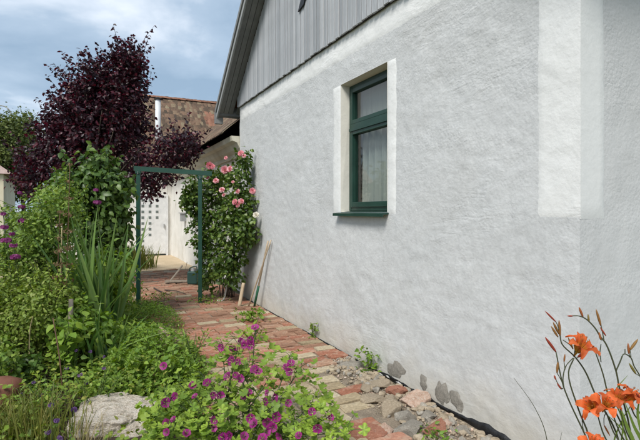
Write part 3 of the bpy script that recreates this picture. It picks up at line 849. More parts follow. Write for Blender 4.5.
V, F = boxH(WU0 + .045, WU1 - .05, -.098, -.075, TZ - .05, TZ - .02)
mesh("drip_rail", V, F, M["green_paint"], win)
frame_rect(WU0 + .045, WU1 - .048, WZ0 + .055, TZ - .033, .055, -.165, -.088, win, "lower_sash", M["green_paint"])
frame_rect(WU0 + .045, WU1 - .048, TZ + .033, WZ1 - .055, .045, -.165, -.092, win, "upper_sash", M["green_paint"])
mesh("pane", *boxH(WU0 + .09, WU1 - .09, -.132, -.128, WZ0 + .10, TZ - .08), M["glass"], win)
mesh("pane", *boxH(WU0 + .08, WU1 - .08, -.132, -.128, TZ + .07, WZ1 - .095), M["glass"], win)
# curtains behind the panes
def curtain(u0, u1, z0, z1, v, amp, waves, mat, ph):
    n = 90; V, F = [], []
    for i in range(n + 1):
        a = u0 + (u1 - u0) * i / n
        for z in np.linspace(z0, z1, 8):
            k = (z - z0) / (z1 - z0)
            a2 = a + .02 * math.sin(ph + k * 1.2) * (1 - k)
            V.append(H(a2, v + amp * (math.sin(a * waves + ph + .5 * math.sin(a * 7)) + .35 * math.sin(a * waves * 2.3 + k)) * (.6 + .4 * (1 - k)), z))
    for i in range(n):
        for j in range(7): F.append((i * 8 + j, (i + 1) * 8 + j, (i + 1) * 8 + j + 1, i * 8 + j + 1))
    return mesh("curtain", V, F, mat, win, True)
curtain(WU0 + .02, WU1 - .02, WZ0 + .05, TZ + .02, -.25, .022, 46, M["curtain"], .4)
curtain(WU0 + .02, WU1 - .02, TZ + .03, WZ1 + .02, -.23, .006, 60, M["lace"], 1.4)
mb = MB(); mb.add(*boxH(.3, 4.5, -3.2, -.34, .2, 3.4)); mb.build("room_lining", M["room"], win)
mb = MB()
q = [H(WU1 + .06, a, z) for a, z in ((-.10, 1.597), (.075, 1.574), (.075, 1.545), (.062, 1.545), (.062, 1.562), (-.10, 1.583))]
q2 = [H(WU0 - .02, a, z) for a, z in ((-.10, 1.597), (.075, 1.574), (.075, 1.545), (.062, 1.545), (.062, 1.562), (-.10, 1.583))]
mb.add(q + q2, [(i, (i + 1) % 6, 6 + (i + 1) % 6, 6 + i) for i in range(6)] + [(5, 4, 3, 2, 1, 0), (6, 7, 8, 9, 10, 11)])
mb.build("sill", M["green_paint"], win)
# damp-proof sheet peeping out at the wall foot
V, F = [], []
nU = 420
for i in range(nU + 1):
    a = -.3 + 6.9 * i / nU
    fade = sm((2.45 - a) / .4)
    top = zbot(max(a, 0)) + .012
    wob = .014 * nz(a, 0, 7, 3) + .012 * nz(a, 0, 23, 4)
    lip = (.006 + .008 * sm((1.6 - a) / 1.2) + wob * .4) * (.35 + .65 * fade)
    for (dv, z) in ((-.012, top), (lip * .8, top - .012 + wob * .4), (lip + .004, top - .028), (lip * .9 + .003, .018 + wob * .3), (lip * .6 + .006, -.02)):
        V.append(H(a, dv, z))
for i in range(nU):
    for j in range(4): F.append((i * 5 + j, i * 5 + j + 1, (i + 1) * 5 + j + 1, (i + 1) * 5 + j))
mesh("damp_sheet", V, F, M["bitumen"], house, True)
def ragged_patch(name, cu, cz, ru, rz, mat, off, seed, pts=None):
    r_ = random.Random(seed)
    n = 18; V = [H(cu, disp(cu, cz) + off, cz)]; F = []
    for ring, k in ((.6, 0), (1.0, 1)):
        for i in range(n):
            th = 2 * math.pi * i / n
            rr = ring * (1 + (.22 * math.sin(th * 2 + seed) + .14 * math.sin(th * 5 + seed * 2) + r_.uniform(-.10, .10)) * (1 if k else .4))
            a, z = cu + ru * rr * math.cos(th), max(cz + rz * rr * math.sin(th), zbot(cu + ru * rr * math.cos(th)) - .004)
            V.append(H(a, disp(a, z) + off * (1 if not k else .35) + (r_.uniform(-.002, .002) if not k else 0), z))
    for i in range(n):
        i2 = (i + 1) % n
        F.append((0, 1 + i, 1 + i2)); F.append((1 + i, 1 + n + i, 1 + n + i2, 1 + i2))
    return mesh(name, V, F, mat, house, True)
ragged_patch("mortar_patch", 1.80, .125, .13, .075, M["mortar"], .010, 3)
ragged_patch("mortar_patch", 1.40, .135, .055, .055, M["mortar"], .010, 5)
ragged_patch("mortar_patch", 1.165, .13, .07, .10, M["mortar"], .012, 8)
ragged_patch("mortar_patch", 1.01, .13, .08, .06, M["mortar"], .012, 12)
for i, (a, s_) in enumerate(((2.02, .05), (1.90, .035), (1.72, .05), (1.62, .035), (1.50, .03))):
    a0 = a; z = zbot(a0) - .006
    V = []
    r_ = random.Random(i)
    for k in range(9):
        th = 2 * math.pi * k / 9
        V.append(H(a0 + s_ * math.cos(th) * r_.uniform(.6, 1.1), .026 + .004 * math.sin(th), z + .014 * math.sin(th) * r_.uniform(.6, 1.2)))
    V += [H(a0, .033, z)]
    mesh("plaster_flake", V, [(k, (k + 1) % 9, 9) for k in range(9)], M["flake"], house)

# ================================================================== BUILDINGS BEHIND
back = thing("farm_building", H(11, -2, 0), "low white farm building with cornice and old mottled tile roof behind the rose", "building")
EZ, RS = 3.08, .85
UI = 15.7          # inner corner
wv = -.12
def back_wall(us_, vs_, const, axis):
    V, F = [], []
    A_ = us_ if axis == 'u' else vs_
    Z_ = steps(0, 3.0, .12)
    for i, a in enumerate(A_):
        for z in Z_:
            d_ = .022 * nz(a, z, 1.6, 21) + .010 * nz(a, z, 5, 22)
            V.append(H(a, const + d_, z) if axis == 'u' else H(const - d_, a, z))
    nj = len(Z_)
    for i in range(len(A_) - 1):
        for j in range(nj - 1): F.append((i * nj + j, (i + 1) * nj + j, (i + 1) * nj + j + 1, i * nj + j + 1))
    return mesh("wall", V, F, M["back_plaster"], back, True)
back_wall(steps(6.79, UI + .1, .12), None, wv, 'u')
back_wall(None, steps(wv, .05, .05), UI, 'v')
back_wall(None, steps(1.06, 3.6, .12), UI, 'v')
mesh("lintel", *boxH(UI - .012, UI + .2, .03, 1.08, 2.16, 3.0), M["back_plaster"], back)
# stepped cornice under the eaves
prof = [(wv - .02, 2.66), (wv + .05, 2.66), (wv + .05, 2.74), (wv + .12, 2.80), (wv + .17, 2.90), (wv + .26, 2.93), (wv + .28, 3.02), (wv - .02, 3.02)]
def sweep(name, mat, prof, u0, u1):
    n = len(prof)
    V = [H(u0, a, z) for a, z in prof] + [H(u1, a, z) for a, z in prof]
    return mesh(name, V, [(i, (i + 1) % n, n + (i + 1) % n, n + i) for i in range(n)] + [tuple(range(n - 1, -1, -1)), tuple(range(n, 2 * n))], mat, back)
sweep("cornice", M["cornice"], prof, 6.80, UI)
VE, UEV = .30, UI - .28     # eave lines of the wing and of the gate range
def z_wing(v): return EZ + RS * (VE - v)
def z_perp(u): return EZ + RS * (u - UEV)
VR, UR = -3.8, UEV + 4.10
zr = z_perp(UR)
def tile_tmpl():
    w, l, h = .088, .30, .014
    V = []
    for (y, z, ww) in ((0, .0, .8), (.04, .002, 1.), (l, 0, 1.)):
        for x, zz in ((-w * ww, 0), (0, .008), (w * ww, 0)):
            V.append((x, y, z + zz + h))
    V += [(-w * .8, 0, 0), (0, 0, 0.004), (w * .8, 0, 0)]
    F = [(0, 1, 4, 3), (1, 2, 5, 4), (3, 4, 7, 6), (4, 5, 8, 7), (9, 10, 1, 0), (10, 11, 2, 1)]
    return np.array(V), F
TT = tile_tmpl()
def lay(name, pts, ax, nrm, mat):
    pts = np.array(pts); n = len(pts)
    A_ = np.tile(np.array(ax, float), (n, 1)) + rng.normal(size=(n, 3)) * .018
    N_ = np.tile(np.array(nrm, float), (n, 1)) + rng.normal(size=(n, 3)) * .03
    return cloud(name, TT, pts, A_, N_, rng.uniform(.97, 1.03, n), mat, roofp, smooth=False, stuff=True)
k = 1 / math.hypot(1, RS)
roofV = [H(UEV + .05, 3.4, z_perp(UEV + .05) - .03), H(UR, 3.4, zr - .03), H(UR, -9, zr - .03), H(UEV + .05, -9, z_perp(UEV + .05) - .03), H(UR + 4.1, 3.4, EZ), H(UR + 4.1, -9, EZ)]
roofp = mesh("roof", roofV, [(0, 3, 2, 1), (1, 2, 5, 4), (0, 1, 4)], M["dark_gap"], back)
V = [H(6.86, VE - .05, z_wing(VE - .05) - .03), H(UR, VE - .05, z_wing(VE - .05) - .03), H(UR, VR, z_wing(VR) - .03), H(6.86, VR, z_wing(VR) - .03), H(6.86, VR * 2, EZ), H(UR, VR * 2, EZ)]
mesh("roof", V, [(0, 1, 2, 3), (3, 2, 5, 4)], M["dark_gap"], back)
old, new = [], []
r_i = 0
s_ = 0.0
while True:
    uu = UEV + s_ * k
    if uu > UR - .02: break
    v = -8.9 + (.09 if r_i % 2 else 0)
    while v < 3.35:
        if z_perp(uu) >= z_wing(v) - .10 or v > VE:
            j = rng.normal() * .006
            (new if (-3.4 < v < -1.9 and uu - UEV > 2.3 + .5 * nz(uu, v, 1, 3) and uu - UEV < 3.2 and random.random() < .85) else old).append(H(uu + j, v, z_perp(uu) - .012 + .02 * nz(uu, v, .7, 5)))
        v += .182
    s_ += .155; r_i += 1
perp_ax = (DX * k, DY * k, RS * k); perp_n = (-DX * RS * k, -DY * RS * k, k)
lay("old_tiles", old, perp_ax, perp_n, M["tile"])
lay("replaced_tiles", new, perp_ax, perp_n, M["tile_red"])
old = []
s_ = 0.0; r_i = 0
while True:
    vv = VE - s_ * k
    if vv < VR: break
    u = 6.92 + (.09 if r_i % 2 else 0)
    while u < UR:
        if z_wing(vv) >= z_perp(u) - .08 or u < UEV: old.append(H(u, vv, z_wing(vv) - .012 + .015 * nz(u, vv, .7, 6)))
        u += .182
    s_ += .155; r_i += 1
lay("wing_tiles", old, (-NX * k, -NY * k, RS * k), (NX * RS * k, NY * RS * k, k), M["tile"])
v = -8.8
i = 0
while v < 3.4:
    pts = [H(UR, v, zr + .03), H(UR, v + .36, zr + .045)]
    V, F = [], []
    for q_, p in enumerate(pts):
        for a in range(7):
            th = math.pi * a / 6
            V.append((p[0] + DX * math.cos(th) * .11, p[1] + DY * math.cos(th) * .11, p[2] + math.sin(th) * .09 - .05))
    for a in range(6): F.append((a, a + 1, 8 + a, 7 + a))
    mesh("ridge_tile", V, F, M["tile_red"], roofp, True)
    v += .34
# pale flue standing on the roof
fx = P(158, 120, 17.2)
flue = thing("roof_flue", (fx[0], fx[1], fx[2] - 1.2), "pale metal flue pipe with dark cap on the mottled tile roof", "flue")
mesh("pipe", *tube([(fx[0], fx[1], fx[2] - 1.6), (fx[0], fx[1], P(158, 100, 17.2)[2])], .10, .10, 12), M["flue"], flue, True)
tz = P(158, 99.5, 17.2)[2]
mesh("cap", *tube([(fx[0], fx[1], tz), (fx[0], fx[1], tz + .03), (fx[0], fx[1], tz + .09)], .15, .05, 12, radii=[.15, .15, .05]), M["dark_gap"], flue)
# white gate door with square lights
gate = thing("gate", H(UI, .55, 0), "white gate door with square glass lights at the end of the yard", "gate")
mesh("leaf", *boxH(UI - .03, UI + .02, .07, 1.03, .06, 2.12), M["white_paint"], gate)
mb = MB(); mb.add(*boxH(UI - .06, UI + .03, .0, .068, .0, 2.18)); mb.add(*boxH(UI - .06, UI + .03, 1.032, 1.10, .0, 2.18)); mb.add(*boxH(UI - .06, UI + .03, .069, 1.031, 2.122, 2.18))
mb.build("frame", M["white_paint"], gate)
for c_, (vv, n_) in enumerate(((.86, 9), (.62, 7), (.38, 4))):
    for r_ in range(n_):
        z = 1.98 - r_ * .205
        mesh("light", *boxH(UI - .036, UI - .028, vv - .045, vv + .045, z - .045, z + .045), M["pane_dark"], gate)
mesh("handle", *boxH(UI - .09, UI - .031, .13, .16, 1.0, 1.14), M["grey_metal"], gate)
mesh("kick_plate", *boxH(UI - .038, UI - .031, .10, 1.0, .08, .2), M["white_paint"], gate)
bx = thing("wall_box", H(13.0, wv + .05, 1.35), "small grey meter box on the white farm building wall", "box")
mesh("case", *boxH(12.85, 13.12, wv - .02, wv + .14, 1.28, 1.52), M["grey_metal"], bx)
mesh("lid", *boxH(12.82, 13.15, wv - .02, wv + .18, 1.525, 1.55), M["grey_metal"], bx)
# far cream house at the left edge
hx = thing("cream_house", (-14.0, 20, 0), "cream house with pinkish tiled roof at the far left edge", "house")
hx.location.x = -13.7
hx.rotation_euler.z = R(30)      # turned towards the garden
mesh("wall", *boxA((-20.6, 20, 0), (6.6, 0, 0), (0, 7, 0), (0, 0, 3.2)), M["cream_house"], hx)
V = [(-21, 19.85, 3.21), (-13.65, 19.85, 3.21), (-13.65, 27.4, 3.21), (-21, 27.4, 3.21), (-21, 23.5, 5.2), (-16.2, 23.5, 5.2)]
mesh("roof", V, [(0, 1, 5, 4), (1, 2, 5), (2, 3, 4, 5), (3, 0, 4), (3, 2, 1, 0)], surf("pale_pink_tile", [(.3, (.30, .20, .17)), (.7, (.45, .34, .30))], 5, 6, .9, .4, 20, .02), hx)
for xx in (-19.2, -16.9):
    w_ = mesh("window", *box(xx, xx + .9, 19.93, 19.99, 1.1, 2.4), M["white_paint"], hx)
    mesh("pane", *box(xx + .08, xx + .82, 19.90, 19.925, 1.18, 2.32), M["pane_dark"], w_)
# street lamp with a swan neck
lp = P(11, 211, 31)
lamp = thing("street_lamp", (lp[0], lp[1], 0), "grey street lamp with curved swan neck behind the far trees", "lamp")
pts = [(lp[0], 31, -.03), (lp[0], 31, 5.0), P(11.5, 122, 31), P(10.5, 112, 31), P(5, 106.5, 31), P(-3, 106, 31), P(-9, 108.5, 31)]
mesh("pole", *tube(spline(pts, 5), .055, .035, 7), M["grey_metal"], lamp, True)
hd = Vector(P(-11, 109, 31))
mesh("lamp_head", *tube([hd + Vector((.15, 0, 0)), hd, hd + Vector((-.45, 0, -.06)), hd + Vector((-.6, 0, -.08))], .1, .1, 8, radii=[.05, .10, .12, .04]), M["grey_metal"], lamp, True)

# ================================================================== ROCKS AND RUBBLE
def rock_mesh(name, mat, seed, sub=2, cuts=9, rough=.08, sharp=.99, planes=()):
    bm = bmesh.new()
    bmesh.ops.create_icosphere(bm, subdivisions=sub, radius=1.0)
    r_ = random.Random(seed)
    pl = []
    for _ in range(cuts):
        n_ = Vector((r_.gauss(0, 1), r_.gauss(0, 1), r_.gauss(0, 1))).normalized(); pl.append((n_, r_.uniform(.42, .72)))
    pl += [(Vector(a_).normalized(), b_) for a_, b_ in planes]
    for v in bm.verts:
        for n_, d_ in pl:
            q = v.co.dot(n_)
            if q > d_: v.co -= n_ * (q - d_) * sharp
        v.co *= 1 + rough * noise.noise(v.co * 2.5 + Vector((seed, 0, 0))) + rough * .5 * noise.noise(v.co * 7 + Vector((0, seed, 0))) + rough * .22 * noise.noise(v.co * 17 + Vector((seed, seed, 0)))
    me = bpy.data.meshes.new(name); bm.to_mesh(me); bm.free()
    me.materials.append(mat)
    return me
# (px, py of centre on ground, half sizes in m (x,y,z), material, seed, rotz, label)
rub = [
 (358, 367, .15, .07, .05, "stone_grey", "flat dark grey stone against the wall foot, farthest of the rubble"),
 (377, 387, .10, .07, .05, "stone_tan", "tan stone lying below the flat grey stone at the wall"),
 (397, 394, .075, .05, .065, "stone_red", "small red brick piece propped against the damp sheet"),
 (416, 405, .145, .085, .085, "stone_pink", "large pinkish white block leaning at the wall foot"),
 (389, 414, .10, .08, .06, "stone_tan", "tan stone left of the large pinkish block"),
 (405, 419, .08, .07, .055, "stone_grey", "grey stone right below the large pinkish block"),
 (411, 433, .10, .07, .06, "stone_grey", "angular grey stone at the bottom edge of the rubble"),
 (436, 432, .115, .055, .055, "stone_red", "red and white brick chunk at the bottom edge"),
 (368, 436, .17, .085, .05, "stone_red", "broken red brick lying flat at the bottom edge of the path"),
 (461, 433, .05, .045, .04, "stone_grey", "small grey stone next to the black damp sheet at the bottom"),
 (447, 425, .045, .04, .035, "stone_pink", "small pinkish pebble stone above the brick chunk"),
 (373, 402, .085, .06, .045, "stone_tan", "low tan stone between the buff bricks and rubble"),
 (366, 391, .08, .05, .04, "stone_tan", "low tan stone at the head of the buff bricks"),
 (388, 433, .055, .05, .045, "stone_pink", "small pale stone between two red bricks at the bottom"),
 (428, 419, .06, .04, .04, "stone_grey", "small grey stone tucked under the black damp sheet"),
 (391, 402, .06, .05, .045, "stone_tan", "small tan stone below the red brick piece"),
]
for i, (px, py, sx, sy, sz, mk, lab) in enumerate(rub):
    x, y, _ = G(px, py)
    u_, v_ = uv_of((x, y))
    if v_ < sy + .035: v_ = sy + .035
    x, y, _ = H(u_, v_, 0)
    o = link("rubble_stone", rock_mesh("rubble_stone", M[mk], 20 + i, 4, 14, .09), None, (x, y, sz * .40), (random.uniform(-.16, .16), random.uniform(-.16, .16), random.uniform(-.5, .5) + (0 if i != 3 else .2)), (sx * 1.38, sy * 1.38, sz * 1.45))
    tag(o, lab, "stone", "rubble at the wall foot")
GK = ("stone_grey", "stone_tan", "stone_pink", "stone_red")
gm = [rock_mesh("pebble", M[k_], 60 + i, 2, 9, .05) for i, k_ in enumerate(GK)]
bm = bmesh.new()
me = bpy.data.meshes.new("gravel")
gr_ = random.Random(9)
for i in range(3480):
    u_ = gr_.uniform(.2, 2.7) if i < 2400 else gr_.uniform(2.4, 8); v_ = abs(gr_.gauss(0, .22)) + .03 if i < 2400 else (abs(gr_.gauss(0, .07)) + .03)
    if i < 2400 and v_ > .6 : continue
    s_ = gr_.uniform(.004, .011) if gr_.random() < .9 else gr_.uniform(.012, .024)
    if i >= 3200:
        u_ = gr_.uniform(.3, 2.6); v_ = abs(gr_.gauss(.05, .20)) + .05; s_ = gr_.uniform(.018, .05)
        if v_ > .62: continue
    src = gm[gr_.choice((0, 1, 1, 1, 0, 1)) if i >= 3200 else gr_.choice((0, 1, 1, 1, 1, 2))]; p = Vector(H(u_, v_, .002 + s_ * .35))
    mt = Matrix.LocRotScale(p, Matrix.Rotation(gr_.uniform(0, 6), 3, 'Z').to_quaternion(), Vector((s_, s_ * gr_.uniform(.6, 1), s_ * .7)))
    vs_ = [bm.verts.new(mt @ q.co) for q in src.vertices]
    for f in src.polygons:
        bm.faces.new([vs_[j] for j in f.vertices]).material_index = gm.index(src)
bm.to_mesh(me); bm.free()
for k_ in GK: me.materials.append(M[k_])
tag(link("gravel", me), "fine gravel and crumbs along the foot of the wall", "gravel", kind="stuff")

x, y, _ = G(112, 428)
lime = link("limestone_rock", rock_mesh("limestone_rock", M["limestone"], 4, 5, 0, .16, planes=(((.05, -.1, 1), .48), ((-.1, -1, .25), .62), ((-1, -.1, .2), .70), ((1, -.2, .25), .72), ((.6, -.7, .4), .74), ((-.6, -.6, .6), .78))), None, (x + .02, y - .02, .025), (0.02, -.03, .1), (.40, .30, .25))
tag(lime, "big pitted pale limestone rock among the plants at bottom left", "rock")
x, y, _ = G(168, 356)
tag(link("fieldstone", rock_mesh("fieldstone", M["stone_pink"], 14, 3, 10, .06), None, (x, y - .1, .14), (.1, 0, .3), (.19, .14, .30)), "flat pinkish stone showing through green weeds beside the path", "stone")
# terracotta jar lying on its side at the left edge
x, y, _ = G(2, 416)
jar = thing("terracotta_pot", (x, y, .02), "round brown terracotta pot half hidden at the left edge", "pot")
V, F = [], []
prof = [(.0, -.17), (.08, -.17), (.125, -.12), (.15, -.03), (.148, .05), (.12, .12), (.085, .15), (.09, .175), (.075, .175), (.07, .145), (.0, .10)]
for i, (r_, q_) in enumerate(prof):
    for k_ in range(20):
        th = 2 * math.pi * k_ / 20
        V.append((x - .02 - q_ * .9, y + r_ * math.cos(th) - q_ * .25, .155 + r_ * math.sin(th)))
for i in range(len(prof) - 1):
    for k_ in range(20):
        k2 = (k_ + 1) % 20; F.append((i * 20 + k_, i * 20 + k2, (i + 1) * 20 + k2, (i + 1) * 20 + k_))
mesh("body", V, F, M["terracotta"], jar, True)

# ================================================================== ARCH, TOOLS, YARD CLUTTER
a0, a1 = Vector(G(138, 306)), Vector(G(200, 304))
arch = thing("garden_arch", ((a0 + a1) / 2), "dark green metal garden arch standing across the brick path", "arch")
ax = (a1 - a0).normalized(); ay = Vector((-ax.y, ax.x, 0)); T = .062
hL = P(138, 169, a0.y)[2]; hR = P(200, 174, a1.y)[2]
def bar(name, o, x_, y_, z_): return mesh(name, *boxA(o, x_, y_, z_), M["arch_paint"], arch)
bar("post", a0 - ax * T / 2 - Vector((0, 0, .03)), ax * T, ay * T, Vector((0, 0, hL)))
bar("post", a1 - ax * T / 2 - Vector((0, 0, .03)), ax * T, ay * T, Vector((0, 0, hR)))
tL = Vector((a0.x, a0.y, hL - .028)) - ax * .07; tR = Vector((a1.x, a1.y, hR - .028)) + ax * .20
bar("top_bar", tL - ay * .004, tR - tL, ay * (T + .008), Vector((0, 0, .078)))
for pnt, hh in ((a0, hL), (a1, hR)):
    bar("bracket", pnt - ax * .045 + ay * -.012 + Vector((0, 0, hh - .075)), ax * .09, ay * .009, Vector((0, 0, .05)))
for pnt, hh in ((a0, hL), (a1, hR)):
    for zz in (.04, .062):
        q_ = pnt + ay * -.012 + Vector((0, 0, hh - zz - .012))
        mesh("bolt", *tube([q_, q_ - ay * .012], .008, .007, 6), M["grey_metal"], arch)
def rod(name, pts, r0, r1, mat, label, cat="tool", group=None, extra=None, sides=8):
    t_ = thing(name, pts[0], label, cat, group)
    mesh("shaft", *tube(spline(pts, 6), r0, r1, sides), mat, t_, True)
    if extra: extra(t_)
    return t_
wz = lambda px, py, v: None
def onwall(px, py, v):       # point of the photograph in a plane v in front of the gable wall
    kx = (px - 320) / FPX
    bx_, by_ = CX + v * NX, CY + v * NY
    u_ = (kx * by_ - bx_) / (DX - kx * DY); Z = by_ + u_ * DY
    return Vector(H(u_, v, EYE + (211 - py) / FPX * Z))
p0 = Vector(G(254, 308)); p1 = onwall(268, 241, .05)
def ex1(t_):
    d_ = (p0 - p1).normalized(); q = p0 - d_ * .42
    mesh("ferrule", *tube([q, p0 - d_ * .01], .021, .019, 8), M["green_rod"], t_, True)
rod("leaning_stick", [p0, p1], .016, .014, M["handle_wood"], "pale wooden stick with green lower end leaning on the white wall", extra=ex1)
p2 = Vector(G(248, 308)); p3 = onwall(271, 240, .035)
rod("leaning_stick", [p2, p3], .012, .011, M["handle_wood"], "thin brown stick crossing behind the green-ended stick at the wall")
p4 = Vector(G(239, 308)); p5 = Vector(P(243.5, 283, p4.y + .12))
rod("wooden_stake", [p4, p5], .032, .028, M["handle_wood"], "short thick pale wooden stake standing at the rose foot")
c0 = Vector(G(221, 302)); zc = c0.y
rod("bent_pipe", [c0 + Vector((-.06, -.03, .03)), c0 + Vector((.03, 0, .02)), Vector(P(226, 290, zc)), Vector(P(229, 268, zc + .05)), Vector(P(232, 250, zc + .12)), Vector(P(233, 246, zc + .25))], .016, .015, M["white_pipe"], "white bent pipe with hooked foot leaning in the climbing rose", "pipe")
# green canister and clutter in the yard
x, y, _ = G(193, 285)
can = thing("green_canister", (x, y, 0), "small dark green canister with pale cap in the brick yard", "canister")
o = mesh("body", *box(x - .11, x + .11, y - .08, y + .08, .024, .30), M["can_green"], can); bv = o.modifiers.new("b", 'BEVEL'); bv.width = .03; bv.segments = 3
mesh("cap", *tube([(x, y, .29), (x, y, .34), (x, y, .37)], .045, .03, 10), M["grey_metal"], can)
mesh("handle", *tube(spline([(x - .08, y, .295), (x - .07, y, .36), (x + .07, y, .40), (x + .09, y, .295)], 4), .012, .012, 6), M["can_green"], can)
x, y, _ = G(183, 283)
def plank(label, p, q, w, t_, mat="dead_wood"):
    p, q = Vector(p), Vector(q); d_ = q - p; s_ = Vector((-d_.y, d_.x, 0)).normalized() * w
    o = mesh("plank", *boxA(p, d_, s_, Vector((0, 0, t_))), M[mat], None); return tag(o, label, "plank")
plank("grey weathered plank propped slanting beside the green canister", (x - .26, y - .06, .03), (x - .02, y + .05, .36), .10, .03)
plank("flat grey plank lying before the green canister", (x - .35, y - .18, .035), (x + .12, y - .13, .04), .12, .03)
plank("short upright brown plank behind the green canister", (x - .05, y + .14, .02), (x + .04, y + .16, .42), .12, .025)
rod("dead_branch", [G(154, 288, .035), G(162, 292, .05), G(170, 295, .035)], .016, .008, M["bark"], "dark dead twig lying on the brick yard beyond the arch", "branch", sides=5)
rod("dead_branch", [G(165, 290, .035), G(176, 291, .06), G(186, 294, .035)], .012, .006, M["bark"], "thin forked twig on the yard near the flat plank", "branch", sides=5)

# ================================================================== TREES AND SHRUBS
def limb_tree(name, base, label, cat, blobs, K, m, sigma, size, mat, tmpl, trunk_r, group=None, up=.5, spread=.7, droop=.25, shell=.32, limbs=9, fork=.25, weights=None, shoots=None):
    t_ = thing(name, base, label, cat, group)
    base = Vector(base)
    cen = Vector(np.average(np.array(blobs)[:, :3], axis=0, weights=np.array(blobs)[:, 3] * np.array(blobs)[:, 5]))
    fk = base.lerp(cen, fork) ; fk.x = base.x + (cen.x - base.x) * fork * .5
    mb = MB()
    mb.add(*tube(spline([base - Vector((0, 0, .05)), base.lerp(fk, .5) + Vector((.03, 0, 0)), fk], 4), trunk_r, trunk_r * .75, 8))
    for i in range(limbs):
        b_ = blobs[i % len(blobs)]
        d_ = rand_unit(1)[0]
        end = Vector((b_[0] + d_[0] * b_[3] * .75, b_[1] + d_[1] * b_[4] * .75, b_[2] + abs(d_[2]) * b_[5] * .75))
        mid = fk.lerp(end, .5) + Vector((0, 0, .12 * (end - fk).length)) * .6
        pts = spline([fk, fk.lerp(mid, .5), mid, end], 3)
        mb.add(*tube(pts, trunk_r * .55, trunk_r * .10, 5))
        for q in range(2):
            s_ = pts[len(pts) // 2 + q]; e_ = s_ + Vector(rand_unit(1)[0]) * min(b_[3], b_[5]) * .7
            mb.add(*tube([s_, s_.lerp(e_, .5) + Vector((0, 0, .04)), e_], trunk_r * .2, trunk_r * .06, 4))
    sp_p, sp_o = [], []
    if shoots:
        nS, lS, kS = shoots
        Bw = np.array(blobs); wS = Bw[:, 3] * Bw[:, 5]; iS = rng.choice(len(Bw), nS, p=wS / wS.sum()); dS = rand_unit(nS)
        for i in range(nS):
            b_ = Bw[iS[i]]; d_ = dS[i].copy(); d_[2] = abs(d_[2]) * 1.2 - .2
            s_ = Vector(b_[:3] + d_ * b_[3:6] * .8); l_ = lS * random.uniform(.5, 1.2)
            dr = (Vector(d_) * .6 + Vector((random.gauss(0, .25), random.gauss(0, .25), .75))).normalized()
            e_ = s_ + dr * l_ + Vector((0, 0, -.12 * l_))
            md = s_ + dr * l_ * .55
            mb.add(*tube([s_, md, e_], trunk_r * .06 + .002, .0015, 4))
            for q in range(kS):
                t0 = (q + 1) / kS
                pp = (s_.lerp(md, t0 * 2) if t0 < .5 else md.lerp(e_, t0 * 2 - 1))
                sp_p.append(pp); sp_o.append(Vector(rand_unit(1)[0]) + dr * .4)
    mb.build("trunk", M["bark"], t_, True)
    pos, out = clumps(blobs, K, m, sigma, shell, weights)
    if sp_p:
        pos = np.vstack([pos, np.array(sp_p)]); out = np.vstack([out, np.array(sp_o)])
    keep = pos[:, 2] > base.z + .02
    pos, out = pos[keep], out[keep]
    ax_, nr = leafdirs(out, up, spread, droop)
    cloud("crown", tmpl, pos, ax_, nr, rng.uniform(.7, 1.2, len(pos)) * size, mat, t_)
    return t_
Z = 9.6
plum = [B(100, 135, Z, 46, 55, 1.0), B(118, 82, Z, 20, 32, .5), B(122, 56, Z, 7, 18, .22), B(135, 75, Z, 11, 30, .35), B(66, 150, Z, 30, 36, .8), B(42, 172, Z, 22, 26, .7), B(90, 100, Z, 26, 34, .6),
        B(129, 122, Z, 18, 32, .7), B(165, 150, Z - .4, 28, 20, .6), B(188, 148, Z - .5, 16, 14, .4), B(148, 178, Z - .3, 18, 18, .4), B(172, 178, Z - .4, 10, 10, .3), B(80, 190, Z, 50, 26, .9)]
plum += [B(104, 88, 9.6, 18, 26, .5), B(78, 118, 9.6, 24, 28, .6), B(128, 66, 9.6, 10, 20, .3)]
limb_tree("purple_plum_tree", (P(85, 211, Z)[0], Z, 0), "dark purple-leaved plum tree towering over the garden bed", "tree", plum, 1600, 15, .085, .085, M["purple"], T_ovate(.30, .08, .15), .085, limbs=22, fork=.4, shell=.4, spread=.9, shoots=(230, .62, 14))
Z = 6.6
lil = [B(98, 205, Z, 25, 42, .5), B(90, 178, Z, 24, 22, .5), B(112, 192, Z, 13, 30, .35), B(104, 242, Z, 20, 32, .45), B(72, 190, Z - .2, 18, 22, .4), B(96, 164, Z, 14, 12, .3), B(90, 270, Z, 28, 30, .5), B(116, 222, Z, 10, 22, .3)]
limb_tree("lilac_shrub", (P(103, 211, Z)[0], Z, 0.02), "tall leafy green lilac bush left of the arch", "shrub", lil, 420, 13, .06, .092, M["lilac"], T_ovate(.33, .07, .18), .03, limbs=14, fork=.15, droop=.5, shoots=(46, .38, 10))
Z = 5.2
sh = [B(28, 250, Z, 34, 32, .5), B(50, 222, Z, 24, 26, .4), B(12, 275, Z, 26, 36, .5), B(60, 205, Z + .3, 18, 22, .3), B(40, 285, Z, 30, 30, .4)]
limb_tree("feathery_shrub", (P(30, 211, Z)[0], Z, 0.02), "light green small-leaved shrub at the left edge above the pot", "shrub", sh, 800, 14, .06, .05, M["shrub"], T_ovate(.24, .05, .1), .02, limbs=14, fork=.12, shoots=(90, .30, 16))
Z = 4.5
sh = [B(20, 315, Z, 34, 24, .4), B(48, 300, Z, 22, 24, .35), B(0, 295, Z, 24, 24, .35), B(20, 340, Z, 38, 22, .35)]
limb_tree("golden_shrub", (P(18, 211, Z)[0], Z, 0.02), "yellow-green twiggy shrub below the light green one at the left edge", "shrub", sh, 700, 13, .06, .040, M["gold"], T_ovate(.26, .05, .1), .016, limbs=14, fork=.1, shoots=(80, .26, 16))
Z = 5.6
sh = [B(110, 275, Z, 18, 26, .35), B(96, 300, Z, 24, 20, .35), B(114, 300, Z, 12, 16, .3)]
